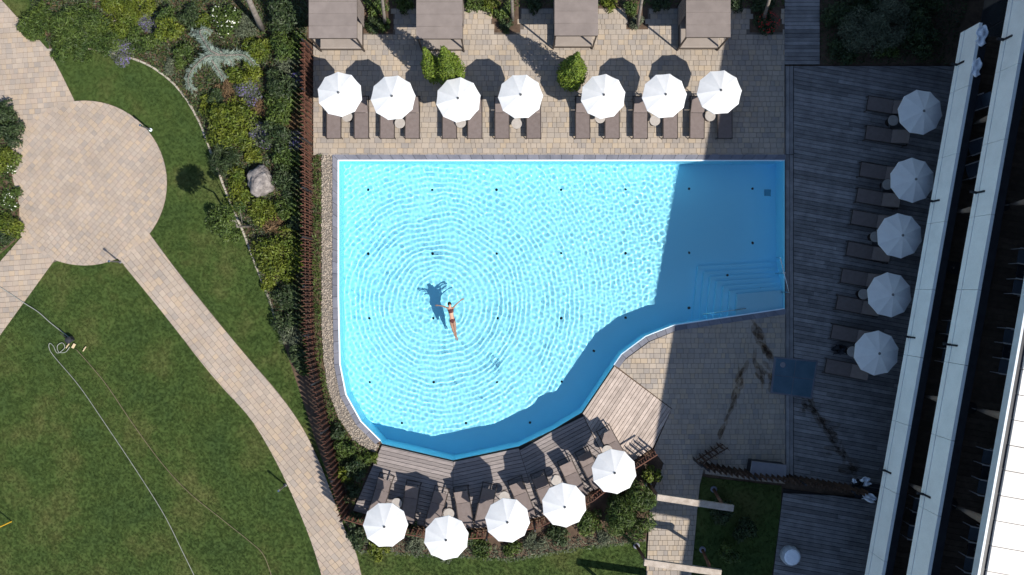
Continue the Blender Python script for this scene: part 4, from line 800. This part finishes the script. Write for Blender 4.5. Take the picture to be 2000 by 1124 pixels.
cloth('towel', 1689, 941, .5, .45, .38, .3, 'towel', 'crumpled white towel on the bench beside the black bag', 3); cloth('towel', 1697, 972, .5, .62, .34, -.3, 'towel', 'white towel hanging toward the lower balcony parapet', 4); cloth('bag', 1672, 947, .5, .5, .42, 1, 'bag', 'black bag with crumpled fabric on the bench', 6, .09); cloth('towel', 1668, 940, .62, .16, .2, .6, 'towel', 'small white towel tucked on the black bag', 8, .03)
cloth('bag', 1637, 683, .12, .55, .42, .2, 'bag', 'dark heap of clothes on the deck beside the lowest hotel table', 9, .1)
# wet trails
def wet(name, blobs, z, label, seed):
    rn = random.Random(seed); m = MB()
    for i, (x, y, rx_, ry_, a) in enumerate(blobs):
        g = W(x, y); K = 24; ph = [rn.uniform(0, 6.28) for _ in range(3)]; pts = []
        for k in range(K):
            t = 2*math.pi*k/K; q = 1+.2*math.sin(2*t+ph[0])+.12*math.sin(3*t+ph[1])+.06*math.sin(5*t+ph[2]); u, v = rx_/42*q*math.cos(t), ry_/42*q*math.sin(t); pts.append((g.x+u*math.cos(a)-v*math.sin(a), g.y+u*math.sin(a)+v*math.cos(a), z+.0006*i))
        m.add(pts, [tuple(range(K))])
    tag(m.build(name, MT['wet']), label, 'wet patch', kind='stuff')
rn = random.Random(5); tr = []
for i in range(26):
    t = i/25; x = 1548+t*118+rn.gauss(0, 4); y = 748+t*168+rn.gauss(0, 4); tr.append((x, y, rn.uniform(8, 18), rn.uniform(3, 6), -math.radians(55)+rn.gauss(0, .3)))
for _ in range(22): x = rn.uniform(1545, 1670); y = 748+(x-1548)*1.42+rn.gauss(0, 22); tr.append((x, y, rn.uniform(3, 9), rn.uniform(2, 4), rn.uniform(-1, .3)))
tr += [(1607, 822, 12, 8, -.5), (1625, 876, 14, 7, -.2), (1655, 915, 20, 12, 0)]
wet('wet_trail', tr, .058, 'dark wet trail across the deck from the shower tray', 1)
tr = []
for (x0, y0, x1, y1, k) in ((1472, 635, 1500, 700, 14), (1462, 690, 1430, 790, 10), (1478, 690, 1490, 780, 7), (1498, 700, 1506, 760, 6), (1422, 800, 1412, 850, 5)):
    for i in range(k): t = rn.random(); tr.append((x0+(x1-x0)*t+rn.gauss(0, 4), y0+(y1-y0)*t, rn.uniform(8, 18), rn.uniform(3, 7), math.atan2(-(y1-y0), x1-x0)+rn.gauss(0, .3)))
wet('wet_trail', tr, .037, 'wet stains on the shaded pavers below the pool steps', 2)
# ------------------------------------------------------------ balcony furniture
ch0 = None
def bchair(px, py, zf, label, rz=None, mat='blue_sling'):
    global ch0
    if ch0 is None:
        r = empty('balcony_chair'); m = MB(); m.box((0, 0, .42), (.5, .5, .03)); m.build('seat', MT['blue_sling'], r); m = MB(); m.box((.33, 0, .68), (.03, .5, .52), mat=Matrix.Rotation(.32, 3, 'Y')); m.build('backrest', MT['blue_sling'], r)
        for s in (-1, 1):
            m = MB(); m.bar((-.34, s*.29, .62), (.3, s*.29, .66), .045, .03); m.build('armrest', MT['arm'], r)
            for x in (-.28, .26): m = MB(); m.box((x, s*.28, .31), (.03, .03, .62)); m.build('leg', MT['arm'], r)
        ch0 = o = r
    else: o = copy_tree(ch0)
    p = W(px, py, zf+.45); o.location = (p.x, p.y, zf); o.rotation_euler = (0, 0, -FA if rz is None else rz); tag(o, label, 'chair', 'balcony chairs')
bt0 = None
def btable(px, py, zf, label):
    global bt0
    if bt0 is None:
        r = empty('balcony_table'); m = MB(); m.prism([(-.26, -.26), (.26, -.26), (.26, .26), (-.26, .26)], .44, .47, .006, True); m.build('table_top', MT['dark_metal'], r); m = MB(); m.lathe([(.03, .0), (.03, .44)], n=8); m.build('leg', MT['dark_metal'], r); m = MB(); m.lathe([(.06, .471), (.065, .49), (.03, .5)], n=12); m.build('ashtray', MT['steel'], r); bt0 = o = r
    else: o = copy_tree(bt0)
    p = W(px, py, zf+.47); o.location = (p.x, p.y, zf); o.rotation_euler = (0, 0, -FA); tag(o, label, 'table', 'balcony tables')
cp0 = None
def closed(px, py, zf, label, lean=0):
    """closed parasol; px, py is its foot"""
    global cp0
    if cp0 is None:
        r = empty('closed_parasol'); m = MB(); m.lathe([(.02, 0), (.02, 2.15)], n=8); m.build('pole', MT['arm'], r); m = MB(); m.lathe([(.03, .35), (.07, .7), (.11, 1.2), (.15, 1.8), (.16, 2.05), (.03, 2.2)], n=10); m.build('folded_canopy', MT['beige'], r); m = MB(); m.lathe([(.22, 0), (.22, .05), (.04, .08)], n=16); m.build('base', MT['dark_metal'], r); cp0 = o = r
    else: o = copy_tree(cp0)
    p = W(px, py, zf); o.location = (p.x, p.y, zf); tag(o, label, 'parasol', 'closed balcony parasols')
for i, y in enumerate((533, 688, 924, 1074)):
    cxp = 1999-(y-533)*.176+1; btable(cxp, y, 6.27, f'dark square table on the upper balcony, {ORD[i]} from the top')
    bchair(cxp+2, y-30, 6.27, f'slate sling chair on the upper balcony, above the {ORD[i]} table'); bchair(cxp-7, y+29, 6.27, f'slate sling chair on the upper balcony, below the {ORD[i]} table')
for i, (x, y) in enumerate([(1906, 202), (1904, 288), (1900, 333), (1862, 642), (1853, 696), (1796, 987), (1786, 1040)]): bchair(x, y, 3.27, f'slate sling chair on the lower balcony, {ORD[i]} from the top', None if i > 2 else -FA+.5)
for i, (x, y) in enumerate([(1861, 523), (1856, 669), (1790, 1013)]): btable(x, y, 3.27, f'dark square table on the lower balcony, {ORD[i]} from the top')
for i, (x, y, z) in enumerate([(1890, 246, 3.27), (1855, 417, 3.27), (1797, 771, 3.27), (1764, 940, 3.27)]): closed(x, y, z, f'folded beige parasol on the lower balcony, {ORD[i]} from the top')
for i, (x, y, z) in enumerate([(1960, 402, 6.27), (1896, 797, 6.27), (1858, 985, 6.27)]): closed(x, y, z, f'folded beige parasol on the upper balcony, {ORD[i]} from the top')
cloth('towel', 1917, 70, 4.30, .42, .75, -.2, 'towel', 'wrinkled white towel over the dark coping at the top end of the balcony', 14, .03); cloth('towel', 1907, 132, 4.30, .36, .68, -.2, 'towel', 'folded white towel, the lower of two on the balcony', 15, .02)
# ------------------------------------------------------------ swimmer floating on her back
def swimmer():
    o = W(880, 622, WL); foot = W(891.5, 660, WL)-o; head = W(877.5, 597, WL)-o; ax = (head-foot).normalized(); sd = Vector((ax.y, -ax.x, 0))  # sd: image right
    def J(px, py, z): return W(px, py, WL)-o+Vector((0, 0, z))
    vs_ = []; es = []; rs = []
    def add(p, r, par=None):
        vs_.append(tuple(p)); rs.append(r if isinstance(r, tuple) else (r, r))
        if par is not None: es.append((par, len(vs_)-1))
        return len(vs_)-1
    pel = add(J(883.2, 626, -.06), (.135, .10)); wst = add(J(881.6, 616, -.05), (.105, .085), pel); ch = add(J(880.3, 607.5, -.03), (.135, .105), wst); ub = add(J(879.7, 603.5, -.03), (.13, .085), ch); nk = add(J(879, 600.3, -.03), .05, ub); hd = add(J(878.4, 597.4, -.005), (.072, .085), nk); tp = add(J(877.8, 593.8, -.01), (.068, .078), hd)
    for s, pts in ((-1, [(874.8, 602.3), (865.5, 598.5), (856.8, 597), (853.8, 597.2)]), (1, [(884.6, 602), (892, 594), (899.5, 587.2), (902.2, 585.6)])):
        rr_ = [.05, .036, .024, .026]; p = ub
        for k, (q, r) in enumerate(zip(pts, rr_)): p = add(J(*q, -.04-.025*k), r, p)
        d = (Vector(vs_[p])-Vector(vs_[p-1])).normalized(); n_ = Vector((-d.y, d.x, 0)); base = Vector(vs_[p])
        for k, (off, L) in enumerate(((-.028, .075), (-.01, .09), (.009, .085), (.027, .065))):
            a = add(base+d*.03+n_*off, .0095, p); b_ = add(base+d*(.03+L*.55)+n_*off*1.2+Vector((0, 0, -.004)), .008, a); add(base+d*(.03+L)+n_*off*1.3+Vector((0, 0, -.018)), .007, b_)
        a = add(base-d*.01+n_*.032*s, .010, p); add(base+d*.03+n_*.062*s, .008, a)
    for s, pts in ((-1, [(881.0, 631), (884.6, 644.5), (887.9, 656.5), (889.3, 661)]), (1, [(887.3, 631), (888.6, 644.5), (890.6, 657), (892.6, 661.8)])):
        p = pel
        for q, r, z in zip(pts, [.09, .062, .036, .028], [-.09, -.15, -.23, -.27]): p = add(J(*q, z), r, p)
        add(Vector(vs_[p])-ax*.12+Vector((0, 0, .03)), .02, p)
    me = bpy.data.meshes.new('person'); me.from_pydata(vs_, es, []); ob = link('person', me, loc=o); ob.modifiers.new('skin', 'SKIN'); sv = me.skin_vertices[0].data
    for i, r in enumerate(rs): sv[i].radius = r; sv[i].use_root = (i == 0)
    ss = ob.modifiers.new('sub', 'SUBSURF'); ss.levels = ss.render_levels = 2
    dg = bpy.context.evaluated_depsgraph_get(); body = bpy.data.meshes.new_from_object(ob.evaluated_get(dg)); ob.modifiers.clear(); ob.data = body; ob.cycles.is_caustics_receiver = True; body.materials.clear(); body.materials.append(MT['skin']); body.polygons.foreach_set('use_smooth', [True]*len(body.polygons))
    tag(ob, 'person in a dark red bikini floating on their back with arms spread', 'person')
    def cl(name, rng, mat, push, test=None):
        vv = []; ff = []; mp = {}
        for p in body.polygons:
            t = (p.center-J(883.2, 626, 0)).dot(ax); s = (p.center-J(883.2, 626, 0)).dot(sd)
            if rng[0] < t < rng[1] and abs(s-t*.0) < .19 and (test is None or test(p, t, s)):
                for i in p.vertices:
                    if i not in mp: mp[i] = len(vv); vv.append(tuple(body.vertices[i].co+body.vertices[i].normal*push))
                ff.append(tuple(mp[i] for i in p.vertices))
        m = MB(); m.add(vv, ff); q = m.build(name, MT[mat], ob, True); q.cycles.is_caustics_receiver = True; return q
    cl('bikini_bottom', (-.13, .045), 'bikini', .006, lambda p, t, s: t > .0 or abs(s) < .02+.14*max(0, (t+.13)/.13)); cl('bikini_top', (.36, .52), 'bikini', .007)
    hc = Vector(vs_[hd]).lerp(Vector(vs_[tp]), .55); bm = bmesh.new(); bmesh.ops.create_uvsphere(bm, u_segments=16, v_segments=10, radius=1)
    for v_ in bm.verts:
        l = v_.co; back = max(0, -l.z); v_.co = hc+sd*l.x*.098+ax*(l.y*.112+.03)+Vector((0, 0, l.z*.095-.035)); v_.co += -ax*.08*max(0, -l.y)*back+sd*l.x*.03*max(0, -l.y)
    me = bpy.data.meshes.new('hair'); bm.to_mesh(me); bm.free(); me.materials.append(MT['hair']); link('hair', me, ob)
    fc = Vector(vs_[hd]).lerp(Vector(vs_[tp]), .15)
    for s in (-1, 1):
        m = MB(); m.lathe([(.001, -.008), (.010, 0), (.001, .006)], n=8); m.build('eye', MT['hair'], ob, loc=fc+sd*s*.03+ax*.045+Vector((0, 0, .078)))
    m = MB(); m.bar(tuple(fc-ax*.028+sd*-.02+Vector((0, 0, .074))), tuple(fc-ax*.028+sd*.02+Vector((0, 0, .074))), .014, .012); m.build('lips', MT['lips'], ob); m = MB(); m.tube([fc+ax*.035+Vector((0, 0, .075)), fc+Vector((0, 0, .098))], [.006, .012], 6); m.build('nose', MT['skin'], ob)
swimmer()
